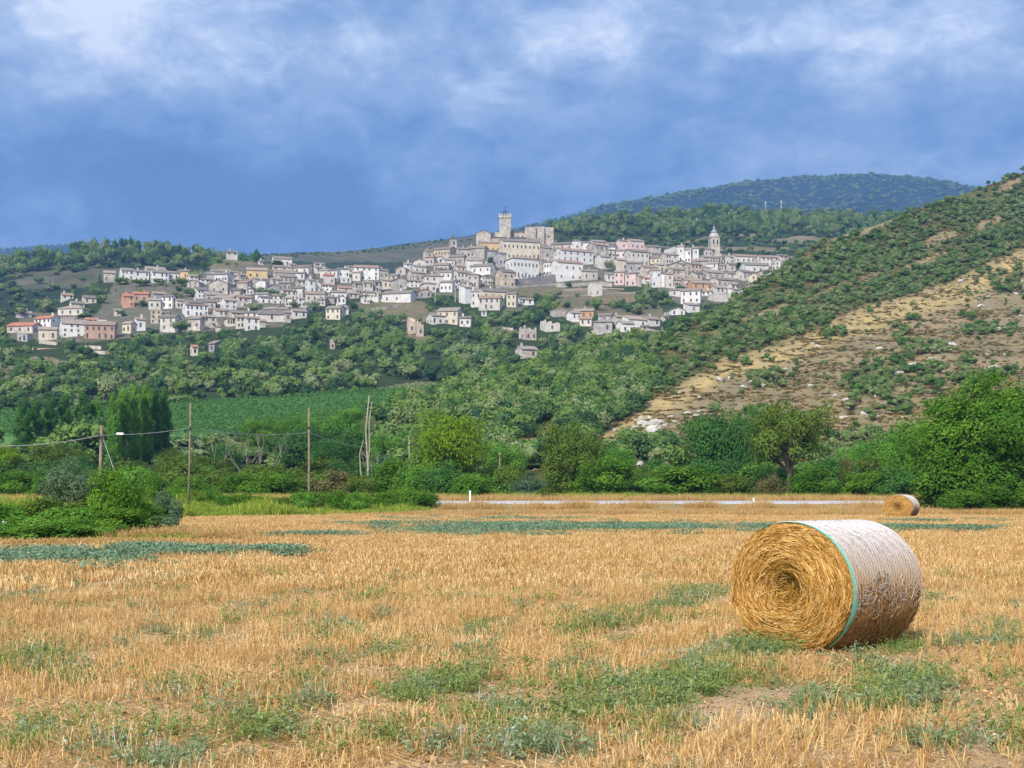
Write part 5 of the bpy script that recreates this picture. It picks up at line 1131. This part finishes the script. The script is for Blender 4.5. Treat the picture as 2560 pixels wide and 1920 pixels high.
# tall bare trunk
b = MB(); X0 = (918-1280)/F*145; zt = CAMZ+(HZ-990)/F*145
b.tube([(0, 0, 0), (.1, 0, 4), (-.15, 0, 8), (.2, 0, zt)], [.15, .12, .09, .05], 7); b.tube([(.02, 0, 3.2), (.25, 0, 6), (.2, .1, 9), (.5, 0, zt-.7)], [.08, .08, .06, .03], 6); b.tube([(0, 0, 1.5), (-.7, 0, 3.5), (-.8, 0, 5.5), (-.4, 0, 7)], [.1, .08, .06, .03], 6)
tag(b.build('bare_trunk', M['deadwood'], None, True, (X0, 145, 0)), 'tall bare twin-stemmed trunk rising over the hedge', 'tree')
# slender pole near yellow tree
b = MB(); b.tube([(0, 0, 0), (0, 0, CAMZ+(HZ-1090)/F*155)], .055, 8); b.box(-.10, .14, -.1, .1, 6.8, 7.0); tag(b.build('utility_pole', M['deadwood'], None, True, ((1023-1280)/F*155, 155, 0)), 'slim grey pole just left of the yellow-green tree', 'pole')
b = MB(); b.tube([(0, 0, 0), (.12, 0, CAMZ+(HZ-1130)/F*140)], .055, 8); b.box(-.02, .26, -.1, .1, 5.2, 5.35); tag(b.build('utility_pole', M['pole'], None, True, ((1247-1280)/F*140, 140, 0)), 'short brown pole under the fresh green tree', 'pole')
# masts on the far hills
def mast(px, base, top, Y, label, arms=1):
    c = at(px, base, Y); h = (base-top)/F*Y; b = MB(); r0 = h*.016
    b.tube([(0, 0, -1), (0, 0, h)], [r0*1.3, r0*.7], 6)
    for k in range(arms): b.box(-h*.07, h*.07, -r0*.5, r0*.5, h*(.9-.1*k), h*(.91-.1*k)+r0)
    tag(b.build('pylon', M['post'], None, loc=c), label, 'pylon')
mast(1914, 538, 503, 1330, 'white pylon on the right ridge, left one of the two tall ones', 2); mast(1953, 537, 500, 1330, 'white pylon on the right ridge, right one of the two tall ones', 2); mast(1742, 576, 545, 1150, 'pale mast on the wooded hill left of the domed bell tower')
mast(1821, 555, 530, 1200, 'pale mast right of the domed bell tower, left of two'); mast(1835, 564, 538, 1190, 'pale mast right of the domed bell tower, right of two'); mast(1681, 582, 565, 1150, 'short mast furthest left on the wooded hill'); mast(131, 710, 696, 880, 'tiny pale mast on the far left moor')
mast(1655, 843, 818, 520, 'white mast beside the lowest pinkish house'); mast(1088, 751, 724, 690, 'pale pole in front of the houses below the stone hip-roofed house'); mast(1138, 750, 720, 690, 'pale pole left of the tall plain white house'); mast(1407, 776, 763, 660, 'little white post on the ravine wall')
def delin(px, top, base_h, Y, label):
    X = (px-1280)/F*Y; zt = CAMZ+(HZ-top)/F*Y; e = empty('road_post', (X, Y, gz(Y) if Y < 100 else .57)); h = zt-e.location.z
    b = MB(); b.box(-.07, .07, -.06, .06, -.2, h*.78); b.poly([(-.07, -.06, h), (.07, -.06, h-.04), (.07, -.06, h*.78), (-.07, -.06, h*.78)]); b.box(-.069, .069, -.059, .059, h*.93, h-.045); b.build('post', M['post'], e)
    b = MB(); b.box(-.071, .071, -.0615, .0615, h*.78, h*.93); b.build('reflector_band', M['black'] if 0 else M['post'], e); tag(e, label, 'road post', 'white roadside posts')
delin(1175, 1226, 0, 105.6, 'slim white road post at the left part of the road'); delin(1884, 1244, 0, 105.6, 'slim white road post leaning at the right part of the road')
delin(338, 1240, 0, 60, 'white post peeping through the sapling leaves'); delin(13, 1300, 0, 44.2, 'pale short post among the left-edge brambles')

# ------------------------------------------------------------------ straw bales
def bale_mats():
    m, t, o = newmat('bale_straw_body'); P = obj_pos(t); n = noise(t, P, 22, 6, .7); n2 = noise(t, P, 5, 4, .6)
    c = mixc(t, ramp(t, n, [(.35, (0,0,0)), (.65, (1,1,1))]), (.14, .07, .02), (.40, .23, .08)); c = mixc(t, n2, c, (.34, .19, .07)); princ(t, o, c, .9, bump(t, n, .8, .02), .1); M['bale'] = m
    M['fibre'] = foliage('bale_straw_fibres', [(0, (.13, .055, .012)), (.25, (.42, .20, .040)), (.6, (.64, .36, .095)), (1, (.86, .62, .27))], .2, 1.0)
    M['fibre_side'] = foliage('weathered_side_straw', [(0, (.22, .12, .05)), (.4, (.42, .25, .11)), (.8, (.60, .40, .20)), (1, (.78, .60, .36))], .2, 1.0)
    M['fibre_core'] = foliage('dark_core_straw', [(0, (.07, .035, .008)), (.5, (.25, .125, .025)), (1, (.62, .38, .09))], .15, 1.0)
    m, t, o = newmat('white_net_wrap'); P = obj_pos(t); n = noise(t, P, 30, 5, .7)
    princ(t, o, mixc(t, ramp(t, n, [(.35, (0,0,0)), (.6, (1,1,1))]), (.21, .155, .10), (.29, .24, .19)), .7, bump(t, n, .6, .01), .3); M['net'] = m
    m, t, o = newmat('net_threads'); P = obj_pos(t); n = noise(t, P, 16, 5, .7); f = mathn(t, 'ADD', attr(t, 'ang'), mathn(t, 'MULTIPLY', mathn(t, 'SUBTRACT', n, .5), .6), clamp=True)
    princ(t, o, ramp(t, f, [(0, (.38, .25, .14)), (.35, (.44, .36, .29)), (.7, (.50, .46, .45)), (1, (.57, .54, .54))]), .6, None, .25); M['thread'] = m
    M['teal'] = plain('teal_net_edge', (.10, .50, .40), (.24, .42, .28), 16, .6, .3)
bale_mats()
def make_bale():
    rng = np.random.RandomState(5); A_, B_, L = .775, .685, 1.30      # half width, half height, length
    # profile along the axis (y, radius factor); front face at y=-L/2 bulges a little and has a hollow heart
    prof = [(.02, .15), (.10, .14), (.18, .09), (.27, .02), (.45, -.035), (.65, -.035), (.82, -.01), (.93, .015), (.985, .045), (1.0, .085)]
    pf = [(r_, -L/2+y) for r_, y in prof] + [(1.0+.012*math.sin(k), -L/2+.15+(L-.3)*k/9) for k in range(1, 9)] + [(r_, L/2-y) for r_, y in prof[::-1]]
    n = 96; ang = np.arange(n)/n*2*np.pi; V = []
    def sec(a, r_, y): 
        cz = np.sin(a); flat = np.where(cz < -.86, -.86-(cz+.86)*-.25, cz); return np.stack([A_*r_*np.cos(a), y+0*a, B_*r_*np.minimum(1, np.maximum(flat, -.90))], -1)
    for r_, y in pf: V.append(sec(ang, r_+(fbm(ang*3, ang*0+y*9)-.5)*.03*(r_ > .5), y))
    V = np.concatenate(V); m = len(pf); i = (np.arange(m-1)[:, None]*n+np.arange(n)[None, :]); j = (np.arange(m-1)[:, None]*n+(np.arange(n)[None, :]+1) % n)
    Fq = np.stack([i, j, j+n, i+n], -1).reshape(-1, 4); zc = B_*.9
    e = empty('straw_bale', (0, 0, 0)); body = link('straw_roll', np_mesh('straw_roll', V, Fq, M['bale'], smooth=True), e, (0, 0, zc))
    rr = np.array([p[0] for p in prof]); yy = np.array([p[1] for p in prof])
    def strands(a0, r0, span, drift, lift, w, seg=4, side=False, y0=None, ydrift=None):
        k = len(a0); u = np.linspace(0, 1, seg+1)[None, :]; a = a0[:, None]+span[:, None]*u; r_ = r0[:, None]+drift[:, None]*u
        if not side:
            wob = rng.normal(0, .006, (k, seg+1)); r_ = np.clip(r_+wob, .01, .995); y = -L/2+np.interp(r_, rr, yy)-lift[:, None]-.02*np.sin(u*np.pi)*rng.rand(k)[:, None]
            P = sec(a.ravel(), r_.ravel(), y.ravel()).reshape(k, seg+1, 3); N = np.tile([0, -1, 0], (k, seg+1, 1)).astype(float)
        else:
            y = y0[:, None]+ydrift[:, None]*u; P = sec(a.ravel(), (1.0+lift[:, None]+0*a).ravel(), y.ravel()).reshape(k, seg+1, 3); N = np.stack([np.cos(a), 0*a, np.sin(a)], -1)
        Tn = np.gradient(P, axis=1); S = np.cross(Tn, N); S /= np.linalg.norm(S, axis=2)[..., None]+1e-9
        S = S+N*rng.normal(0, .4, (k, 1, 1)); hw = w[:, None, None]*.5
        Vt = np.stack([P-S*hw, P+S*hw], 2).reshape(-1, 3); b0 = (np.arange(k)*(seg+1)*2)[:, None]+np.arange(seg)[None, :]*2
        return Vt, np.stack([b0, b0+1, b0+3, b0+2], -1).reshape(-1, 4), np.repeat(rng.rand(k), (seg+1)*2)
    def obj_(nm, parts, mat, par):
        Vs, Fs, Ts, nb = [], [], [], 0
        for a, b_, c in parts: Vs.append(a); Fs.append(b_+nb); Ts.append(c); nb += len(a)
        return link(nm, np_mesh(nm, np.concatenate(Vs), np.concatenate(Fs), mat, {'tint': np.concatenate(Ts)}), par, (0, 0, zc))
    def ring(n_, rmin, rmax, w0, w1, l0, l1, dr, both=True):
        r0 = np.sqrt(rng.rand(n_)*(rmax**2-rmin**2)+rmin**2); ln = (l0+(l1-l0)*rng.rand(n_))/np.maximum(r0, .12)/.69*rng.choice([-1, 1], n_)
        return strands(rng.rand(n_)*6.283, r0, ln, rng.normal(0, dr, n_), .004+.020*rng.rand(n_), w0+(w1-w0)*rng.rand(n_))
    front = obj_('face_straw', [ring(15500, .20, .99, .0028, .0075, .05, .26, .045), ring(2200, .2, .97, .003, .006, .06, .20, .26)], M['fibre'], e)
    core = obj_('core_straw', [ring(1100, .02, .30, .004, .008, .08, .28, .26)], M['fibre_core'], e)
    n_ = 15000; a = rng.rand(n_)*2*np.pi; y0 = rng.uniform(-L/2+.06, L/2-.06, n_); obj_('side_straw', [strands(a, a*0, rng.normal(0, .08, n_), a*0, .001+.012*rng.rand(n_), .003+.004*rng.rand(n_), 2, True, y0, rng.normal(0, .03, n_))], M['fibre_side'], e)
    # net wrap: sheet over the top plus threads round the roll, worn off low on the visible side
    na, ny = 120, 60; U = np.linspace(-L/2+.085, L/2-.05, ny); aa = np.linspace(R(-6), R(196), na)
    G = np.concatenate([sec(aa, 1.012+.002*math.sin(k*2.1), u+aa*0) for k, u in enumerate(U)]); keep_ = np.ones((ny-1, na-1), bool)
    for k in range(ny-1): lim = R(8+10*(fbm(np.array(k*.35), np.array(2.))-.5)*4); keep_[k] = aa[:-1] > lim
    i = (np.arange(ny-1)[:, None]*na+np.arange(na-1)[None, :])[keep_]; Fq = np.stack([i, i+na, i+na+1, i+1], -1).reshape(-1, 4)
    net = link('net_wrap', np_mesh('net_wrap', G, Fq, M['net'], smooth=True), e, (0, 0, zc))
    Vs, Fs, nb, As = [], [], 0, []
    for k in range(50):
        y = -L/2+.095+(L-.16)*k/49; a1 = R(-8+16*rng.rand()-(6 if k > 40 else 0)+(10 if 10 < k < 25 else 0)); a = np.linspace(a1, R(200), 110); yv = y+.0035*np.sin(a*9+k)+.003*np.sin(a*23+k*3); hw = .0050*(.6+.55*np.clip((a-R(-5))/.8, 0, 1))
        p0 = sec(a, 1.020+0*a, yv-hw); p1 = sec(a, 1.028+0*a, yv); p2 = sec(a, 1.020+0*a, yv+hw); V_ = np.stack([p0, p1, p2], 1).reshape(-1, 3); i = np.arange(109)*3
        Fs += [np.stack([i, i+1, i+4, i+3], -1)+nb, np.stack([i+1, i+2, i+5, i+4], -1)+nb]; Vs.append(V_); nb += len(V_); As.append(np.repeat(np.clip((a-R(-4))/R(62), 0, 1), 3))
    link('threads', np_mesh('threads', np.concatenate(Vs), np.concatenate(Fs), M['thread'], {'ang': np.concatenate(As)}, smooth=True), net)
    n_ = 330; a = rng.normal(R(-4), R(7), n_); y0 = rng.uniform(-L/2+.1, L/2-.06, n_); q = strands(a, a*0, rng.normal(0, .06, n_), a*0, .022+.012*rng.rand(n_), .003+.003*rng.rand(n_), 3, True, y0, rng.normal(0, .05, n_))
    q0 = q
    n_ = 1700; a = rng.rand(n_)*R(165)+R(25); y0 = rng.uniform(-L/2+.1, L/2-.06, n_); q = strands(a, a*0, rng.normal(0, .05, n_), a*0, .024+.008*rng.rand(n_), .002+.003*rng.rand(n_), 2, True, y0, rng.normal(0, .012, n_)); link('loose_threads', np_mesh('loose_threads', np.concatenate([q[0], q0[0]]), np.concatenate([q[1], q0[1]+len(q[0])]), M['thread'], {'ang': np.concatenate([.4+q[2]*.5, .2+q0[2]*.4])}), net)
    a = np.linspace(R(-52), R(150), 120); G = []
    for k in range(4): G.append(sec(a, 1.014+.006*(k in (1, 2))+0*a, -L/2+.052+.018*k*(1+.8*np.exp(-((a+.15)/.35)**2))+.004*np.sin(a*17)))
    G = np.concatenate(G); i = (np.arange(3)[:, None]*120+np.arange(119)[None, :]); Fq = np.stack([i, i+120, i+121, i+1], -1).reshape(-1, 4); link('edge_band', np_mesh('edge_band', G, Fq, M['teal'], smooth=True), e, (0, 0, zc))
    return e
bale = make_bale(); nrm = Vector((math.sin(R(-50)), -math.cos(R(-50)), 0)); Yf = 13.95
bale.location = Vector(((1966-1280)/F*Yf, Yf, .0))-nrm*.65; bale.rotation_euler = (0, 0, R(-50)); tag(bale, 'large round straw bale in white net wrap with teal edge in the foreground', 'straw bale', 'round straw bales')
b2 = bale.copy(); COL.objects.link(b2); tag(b2, 'smaller far round straw bale lying before the road at the right', 'straw bale', 'round straw bales')
b2.location = ((2258-1280)/F*77.6, 78.0, -.02); b2.rotation_euler = (0, 0, R(-33)); b2.scale = (1.13, 1.05, 1.06)
for ch_ in list(bale.children):
    c2 = ch_.copy(); COL.objects.link(c2); c2.parent = b2
    for g_ in ch_.children: g2_ = g_.copy(); COL.objects.link(g2_); g2_.parent = c2

# ------------------------------------------------------------------ stubble, weeds and grasses
def blades(rng, n, size, h0, h1, w0, w1, lean=.25, lie=0, seg=2, rows=0):
    x = rng.uniform(-size/2, size/2, n); y = rng.uniform(-size/2, size/2, n)
    if rows: y = np.round(y/rows)*rows+rng.normal(0, rows*.16, n)
    h = h0+(h1-h0)*rng.rand(n)**1.5; w = w0+(w1-w0)*rng.rand(n); a = rng.rand(n)*6.283; d = np.stack([rng.normal(0, lean, n), rng.normal(0, lean, n)], 1)
    if lie:
        q = rng.rand(n) < lie; d[q] = np.stack([np.cos(a[q]), np.sin(a[q])], 1)*rng.uniform(2.5, 8, q.sum())[:, None]
    ln = np.sqrt(1+(d**2).sum(1)); u = np.linspace(0, 1, seg+1); V = np.zeros((n, seg+1, 2, 3)); b_ = np.stack([rng.normal(0, .25, n), rng.normal(0, .25, n)], 1)
    a2 = rng.rand(n)*6.283
    for k, t in enumerate(u):
        cx = x+(d[:, 0]*t+b_[:, 0]*t*t*.5)*h/ln*1.0; cy = y+(d[:, 1]*t+b_[:, 1]*t*t*.5)*h/ln; cz = h/ln*t+(.012 if lie else 0)*rng.rand(n)
        ww = w*(1-.35*t)*.5; V[:, k, 0] = np.stack([cx-np.cos(a2)*ww, cy-np.sin(a2)*ww, cz], 1); V[:, k, 1] = np.stack([cx+np.cos(a2)*ww, cy+np.sin(a2)*ww, cz], 1)
    b0 = (np.arange(n)*(seg+1)*2)[:, None]+np.arange(seg)[None, :]*2; return V.reshape(-1, 3), np.stack([b0, b0+1, b0+3, b0+2], -1).reshape(-1, 4), np.repeat(rng.rand(n), (seg+1)*2)
def bl_mesh(nm, mat, parts):
    Vs, Fs, Ts, nb = [], [], [], 0
    for a, b_, c in parts: Vs.append(a); Fs.append(b_+nb); Ts.append(c); nb += len(a)
    return np_mesh(nm, np.concatenate(Vs), np.concatenate(Fs), mat, {'tint': np.concatenate(Ts)})
rg = np.random.RandomState(12)
ST = [bl_mesh('stubble', M['straw'], [blades(rg, 210, .6, .05, .16, .004, .009, .24, rows=.15), blades(rg, 110, .6, .05, .30, .004, .008, .3, lie=1.0, seg=1)]) for k in range(6)]
SF = [bl_mesh('stubble_far', M['straw'], [blades(rg, 260, 1.1, .09, .20, .014, .026, .25, seg=1), blades(rg, 60, 1.1, .1, .3, .010, .018, .3, lie=1.0, seg=1)]) for k in range(4)]
def field_pts(n, Y0, Y1, mg, seed):
    r = np.random.RandomState(seed); u = r.rand(n); Y = np.sqrt(Y0**2+u*(Y1**2-Y0**2)); X = (r.rand(n)-.5)*Y*(2560/F)*mg
    return X, Y, r
def fz(X, Y): return (fbm(X*1.3, Y*1.3)-.5)*.08+(fbm(X*.2+5, Y*.2)-.5)*.10
def px_of(X, Y): return 1280+F*X/Y, HZ+F*CAMZ/Y
bare = [(1000, 1740, 200, 14, -12), (760, 1850, 240, 22, -12), (200, 1760, 140, 16, 0), (1640, 1905, 200, 18, 0), (2160, 1760, 110, 18, 0), (2200, 1900, 240, 22), (2450, 1660, 120, 14, -20), (1500, 1480, 100, 6, -12), (560, 1690, 180, 8, -8)]
def stub_ok(X, Y, r):
    px, py = px_of(X, Y); p = np.clip(.25+1.9*(fbm(X*.55+2, Y*.9, 3)-.28), .12, 1); p = np.where(Y > 14, np.maximum(p, .75), p)
    q = (X*su-Y*cu); tr = np.abs((q+1.3+.25*np.sin(Y*.2)) % 6.2-3.1); p = np.where((tr < .28) | (np.abs(tr-1.75) < .2), p*.22, p)
    for e in bare: p = np.where(ell(px, py, *e), .28, p)
    p = np.where((X > 2.1) & (X < 4.2) & (Y > 12.4) & (Y < 15.2), 0.0, p)
    ok = r.rand(len(X)) < p
    ok &= ~((px < 470) & (py < 1366-np.clip(px-300, 0, 200)*.12) & (Y > 38)); return ok
RA = R(69); cu, su = math.cos(RA), math.sin(RA); r = np.random.RandomState(1)
gu, gv = np.meshgrid(np.arange(-6, 34, .45), np.arange(-24, 14, .45)); X = (gu*cu-gv*su).ravel(); Y = (gu*su+gv*cu).ravel(); ok = (Y > 6.8) & (Y < 24) & (np.abs(X) < Y*.53+1); X, Y = X[ok], Y[ok]
ok = stub_ok(X, Y, r); X, Y = X[ok], Y[ok]
scatter('stubble', np.stack([X, Y, fz(X, Y)], 1), .85+.3*r.rand(len(X)), RA+r.normal(0, .04, len(X))+np.pi*r.randint(0, 2, len(X)), r.randint(0, 6, len(X)), ST, 'cut golden straw stubble covering the near field', 'stubble', tilt=r.normal(0, .05, (len(X), 2)))
X, Y, r = field_pts(9500, 22, 84, 1.35, 2); ok = stub_ok(X, Y, r); X, Y = X[ok], Y[ok]
scatter('stubble', np.stack([X, Y, fz(X, Y)], 1), .7+.45*r.rand(len(X)), r.rand(len(X))*6.28, r.randint(0, 4, len(X)), SF, 'cut pale straw stubble covering the far part of the field', 'stubble')
# chaff, broken straw and crumbs of soil lying on the ground
CH = [bl_mesh('chaff', M['straw'], [blades(rg, 150, .9, .04, .24, .004, .008, .3, lie=1.0, seg=1), leaves(rg, np.column_stack([rg.uniform(-.45, .45, 120), rg.uniform(-.45, .45, 120), .004+.02*rg.rand(120)]), np.tile([0, 0, 1.], (120, 1)), .012, .03, .5)]) for k in range(3)]
CL = [np_mesh('soil_crumbs', *(lambda q: (q[0], q[1]))(leaves(rg, np.column_stack([rg.uniform(-.45, .45, 70), rg.uniform(-.45, .45, 70), .008+.01*rg.rand(70)]), np.tile([0, 0, 1.], (70, 1)), .03, .045, .5)), M['field'], {'tint': np.zeros(280)})]
X, Y, r = field_pts(1500, 7.0, 26, 1.3, 41)
scatter('chaff', np.stack([X, Y, fz(X, Y)+.004], 1), .7+.6*r.rand(len(X)), r.rand(len(X))*6.28, r.randint(0, 4, len(X)), CH+CL, 'broken straw and chaff lying between the stubble rows', 'chaff')
# low weeds with tiny flowers
def weed(seed, n=230, flowers=10):
    r = np.random.RandomState(seed); m = 16; sx = r.normal(0, .09, (m, 2)); hs = .06+.15*r.rand(m)**1.4; ci = r.randint(0, m, n); t = r.rand(n)**.6
    P = np.stack([sx[ci, 0]*(1+.6*t)+r.normal(0, .018, n), sx[ci, 1]*(1+.6*t)+r.normal(0, .018, n), hs[ci]*t], 1); V1 = leaves(r, P, np.tile([0, 0, 1.0], (n, 1)), .011, .036, .8, .1, r.rand(n)*.8)
    P2 = np.stack([sx[:flowers, 0]*1.6, sx[:flowers, 1]*1.6, hs[:flowers]+.02], 1).repeat(3, 0)+r.normal(0, .006, (flowers*3, 3)); V2 = leaves(r, P2, np.tile([0, 0, 1.], (flowers*3, 1)), .009, .011, .5, 0, np.full(flowers*3, 1.0))
    return bl_mesh('weed', M['leaf_weed' if seed % 2 else 'leaf_weed2'], [V1, V2, blades(r, 22, .2, .1, .2, .003, .005, .3)])
WD = [weed(s, flowers=3+3*(s % 4)) for s in range(6)]
def weedfar(seed): 
    r = np.random.RandomState(seed); n = 170; P = np.stack([r.uniform(-.5, .5, n), r.uniform(-.5, .5, n), .05+.17*r.rand(n)], 1); return bl_mesh('weed_far', M['weed_far'], [leaves(r, P, np.tile([0, -.2, 1.0], (n, 1)), .04, .08, .8, 0, r.rand(n)*.8)])
WF = [weedfar(40+s) for s in range(4)]
pts = []
near = [(1590, 1545, 170, 14, -16, 260), (1480, 1560, 80, 16, -12, 120), (1760, 1488, 70, 10, -12, 110), (1230, 1585, 60, 18, -10, 50), (1900, 1625, 80, 20, -8, 130), (1750, 1700, 110, 34, -26, 260), (1620, 1740, 80, 30, -20, 110), (1480, 1760, 110, 36, -18, 100),
        (1100, 1720, 130, 24, -16, 140), (1250, 1790, 90, 20, -8, 50), (1330, 1860, 100, 36, 0, 80), (2270, 1740, 90, 40, -20, 200), (2190, 1760, 60, 30, 0, 45), (2020, 1780, 40, 26, 0, 40), (2510, 1590, 44, 30, -20, 110), (2420, 1600, 60, 16, -10, 22), (60, 1650, 70, 26, 0, 60), (130, 1700, 80, 24, 0, 50),
        (430, 1745, 70, 24, 0, 45), (600, 1810, 50, 40, 0, 44), (770, 1740, 70, 36, -10, 60), (870, 1580, 110, 16, 0, 30), (960, 1545, 40, 10, 0, 16), (450, 1580, 120, 24, 0, 30), (1040, 1620, 120, 30, -20, 44), (700, 1830, 60, 20, 0, 20), (340, 1900, 90, 30, 0, 30), (1160, 1870, 50, 30, 0, 26), (1520, 1415, 40, 8, 0, 26), (1720, 1425, 44, 8, 0, 26), (2380, 1430, 70, 10, -15, 40),
        (1880, 1690, 60, 20, 0, 24), (2340, 1880, 80, 30, 0, 20), (2500, 1850, 60, 30, 0, 12), (1990, 1612, 110, 10, 0, 50), (2250, 1620, 40, 12, 0, 30), (1400, 1680, 120, 40, -20, 30), (1640, 1830, 90, 40, 0, 40), (1000, 1830, 60, 24, 0, 20), (60, 1830, 60, 40, 0, 14), (220, 1840, 90, 40, 0, 18)]
for cx, cy, rx, ry, ang, n in near:
    r = rg; n = int(n*.30); rx *= 1.12; ry *= 1.25; a = r.rand(n)*6.283; q = r.rand(n)**.6; c_, s_ = math.cos(R(ang)), math.sin(R(ang)); dx, dy = rx*q*np.cos(a), ry*q*np.sin(a); px = cx+dx*c_-dy*s_; py = cy+dx*s_+dy*c_; Yw = F*CAMZ/(py-HZ); pts.append(np.stack([(px-1280)/F*Yw, Yw], 1))
X, Y, r = field_pts(520, 7.5, 26, 1.3, 9); pts.append(np.stack([X, Y], 1)); P = np.concatenate(pts); Z = fz(P[:, 0], P[:, 1])
scatter('weeds', np.column_stack([P, Z-.01]), .35+1.0*rg.rand(len(P))**1.3, rg.rand(len(P))*6.28, np.clip((fbm(P[:, 0]*.5, P[:, 1]*.5)*9-2).astype(int)+rg.randint(-1, 2, len(P)), 0, 5), WD, 'low blue-green weeds with tiny pale flowers growing through the stubble', 'weeds')
pts = []
for cx, cy, rx, ry, n in ((1250, 1328, 260, 13, 650), (1600, 1326, 300, 11, 420), (1900, 1326, 200, 8, 90), (2300, 1328, 240, 7, 220), (120, 1402, 200, 15, 420), (450, 1388, 190, 9, 260), (700, 1385, 100, 6, 50), (1300, 1302, 500, 4, 60), (800, 1345, 160, 5, 60), (2350, 1310, 150, 4, 40), (960, 1318, 120, 6, 40)):
    n = int(n*.5); a = rg.rand(n)*6.283; q = np.abs(rg.normal(0, .62, n)); px = cx+rx*q*np.cos(a); py = cy+ry*q*np.sin(a); Yw = F*CAMZ/(py-HZ); pts.append(np.stack([(px-1280)/F*Yw, Yw], 1))
P = np.concatenate(pts); scatter('weeds', np.column_stack([P, fz(P[:, 0], P[:, 1])]), .7+.6*rg.rand(len(P)), rg.rand(len(P))*6.28, rg.randint(0, 4, len(P)), WF, 'blue-green weed bands lying across the far field', 'weeds')
# tall dry grass before and behind the road
DG = [bl_mesh('dry_grass', M['drygrass'], [blades(rg, 230, 1.1, .30, .72, .012, .026, .16), blades(rg, 60, 1.1, .5, .85, .008, .014, .10)]) for k in range(4)]
RE = [bl_mesh('reeds', M['reeds'], [blades(rg, 260, 1.2, .35, 1.0, .025, .055, .22), blades(rg, 50, 1.2, .5, 1.2, .012, .02, .12)]) for k in range(4)]
r = np.random.RandomState(31)
n = 4600; Y = r.uniform(82.5, 104, n); X = r.uniform(-13, 50, n); p = r.rand(n); edge = 82.5+1.2*np.sin(X*.3); ok = Y > edge; h = np.where(Y < 92, .54, .11)*np.interp(X, [-13, 0, 12, 50], [.7, .85, 1.0, 1.05])*(.8+.35*r.rand(n)); h = np.where((X > 24), h*1.15, h)
n2 = 2200; Y2 = r.uniform(113.2, 121, n2); X2 = r.uniform(-45, 48, n2); h2 = .7+.5*r.rand(n2)
n3 = 900; Y3 = r.uniform(38.5, 44, n3); X3 = r.uniform(-22, -9.5, n3); k3_ = (Y3 < 41.0+1.0*np.sin(X3)) ; X3, Y3 = X3[k3_], Y3[k3_]; h3 = .12+.22*r.rand(len(X3))
n4 = 150; X4 = r.uniform(-12.2, -8.6, n4); Y4 = r.uniform(42, 46, n4); h4 = .30+.4*r.rand(n4)
n5 = 150; X5 = r.choice([-3.5, 1.5, 5, 9.5, 14, 19, 23.5, 27, 31], n5)+r.normal(0, 1.0, n5); Y5 = r.uniform(103, 105.6, n5); h5 = .35+.75*r.rand(n5)
X = np.concatenate([X[ok], X2, X3, X4]); Y = np.concatenate([Y[ok], Y2, Y3, Y4, Y5]); h = np.concatenate([h[ok], h2, h3, h4, h5]); X = np.concatenate([X, X5]); Z = np.where(Y > 110, .45, np.where(Y > 101, .12, np.where(Y < 50, 0, 0)))
scatter('dry_grass', np.stack([X, Y, Z], 1), np.stack([1+0*h, 1+0*h, h], 1), r.rand(len(X))*6.28, r.randint(0, 4, len(X)), DG, 'tall pale dry grass along the field and road edges', 'grass')
n = 3300; Y = r.uniform(72, 101, n); X = r.uniform(-46, -6, n); lim = np.interp(X, [-46, -30, -22, -16, -8, -6], [60, 66, 74, 80, 84, 88]); ok = (Y > lim) & (Y < np.interp(X, [-46, -12, -6], [101, 101, 94])); X, Y = X[ok], Y[ok]; h = np.interp(X, [-46, -20, -10, -6], [1.1, 1.05, .9, .5])*(.05+1.7*np.clip(fbm(X*.45, Y*.25)-.12, 0, 1))*(.7+.5*r.rand(len(X)))
n2 = 1500; X2 = r.uniform(-46, 44, n2); Y2 = r.uniform(116, 124, n2); h2 = .7+.6*r.rand(n2); X = np.concatenate([X, X2]); Y = np.concatenate([Y, Y2]); h = np.concatenate([h, h2])
n3 = 500; X3 = r.uniform(-21, -10, n3); Y3 = r.uniform(42, 50, n3); X = np.concatenate([X, X3]); Y = np.concatenate([Y, Y3]); h = np.concatenate([h, .15+.2*r.rand(n3)])
scatter('green_weeds', np.stack([X, Y, np.where(Y > 110, .2, 0)], 1), np.stack([1+0*h, 1+0*h, h], 1), r.rand(len(X))*6.28, r.randint(0, 4, len(X)), RE, 'rank green and yellowing weeds along the left field edge and roadside', 'weeds')
# stones in the stubble
for i, (x, y, s, lb) in enumerate(((427, 1722, 14, 'white stone in the stubble, left of centre'), (484, 1696, 9, 'small pale stone up right of the white stone'), (80, 1850, 18, 'pale flat stone near the left edge'), (975, 1732, 14, 'pale stone on the bare track'), (1898, 1683, 10, 'white pebble below the big bale'), (1500, 1855, 12, 'pale stone in the lower middle stubble'), (2215, 1905, 16, 'pale stone at the bottom right'), (560, 1900, 12, 'pale stone at the bottom left'), (2362, 1785, 9, 'white pebble right of the weed clump'), (1190, 1838, 10, 'pinkish pebble by the bottom weeds'), (1560, 1610, 8, 'small pebble left of the bale'), (800, 1905, 16, 'flat pale stone at the bottom edge'))):
    Yw = F*CAMZ/(y-HZ); X_ = (x-1280)/F*Yw; w = s*Yw/F; o = link('stone', RK[i % 6], None, (X_, Yw, float(fz(np.array(X_), np.array(Yw)))+.025+w*.15)); o.scale = (w*.6, w*.5, w*.45); o.rotation_euler = (0, 0, i*1.3); tag(o, lb, 'stone', 'pale stones lying in the stubble')
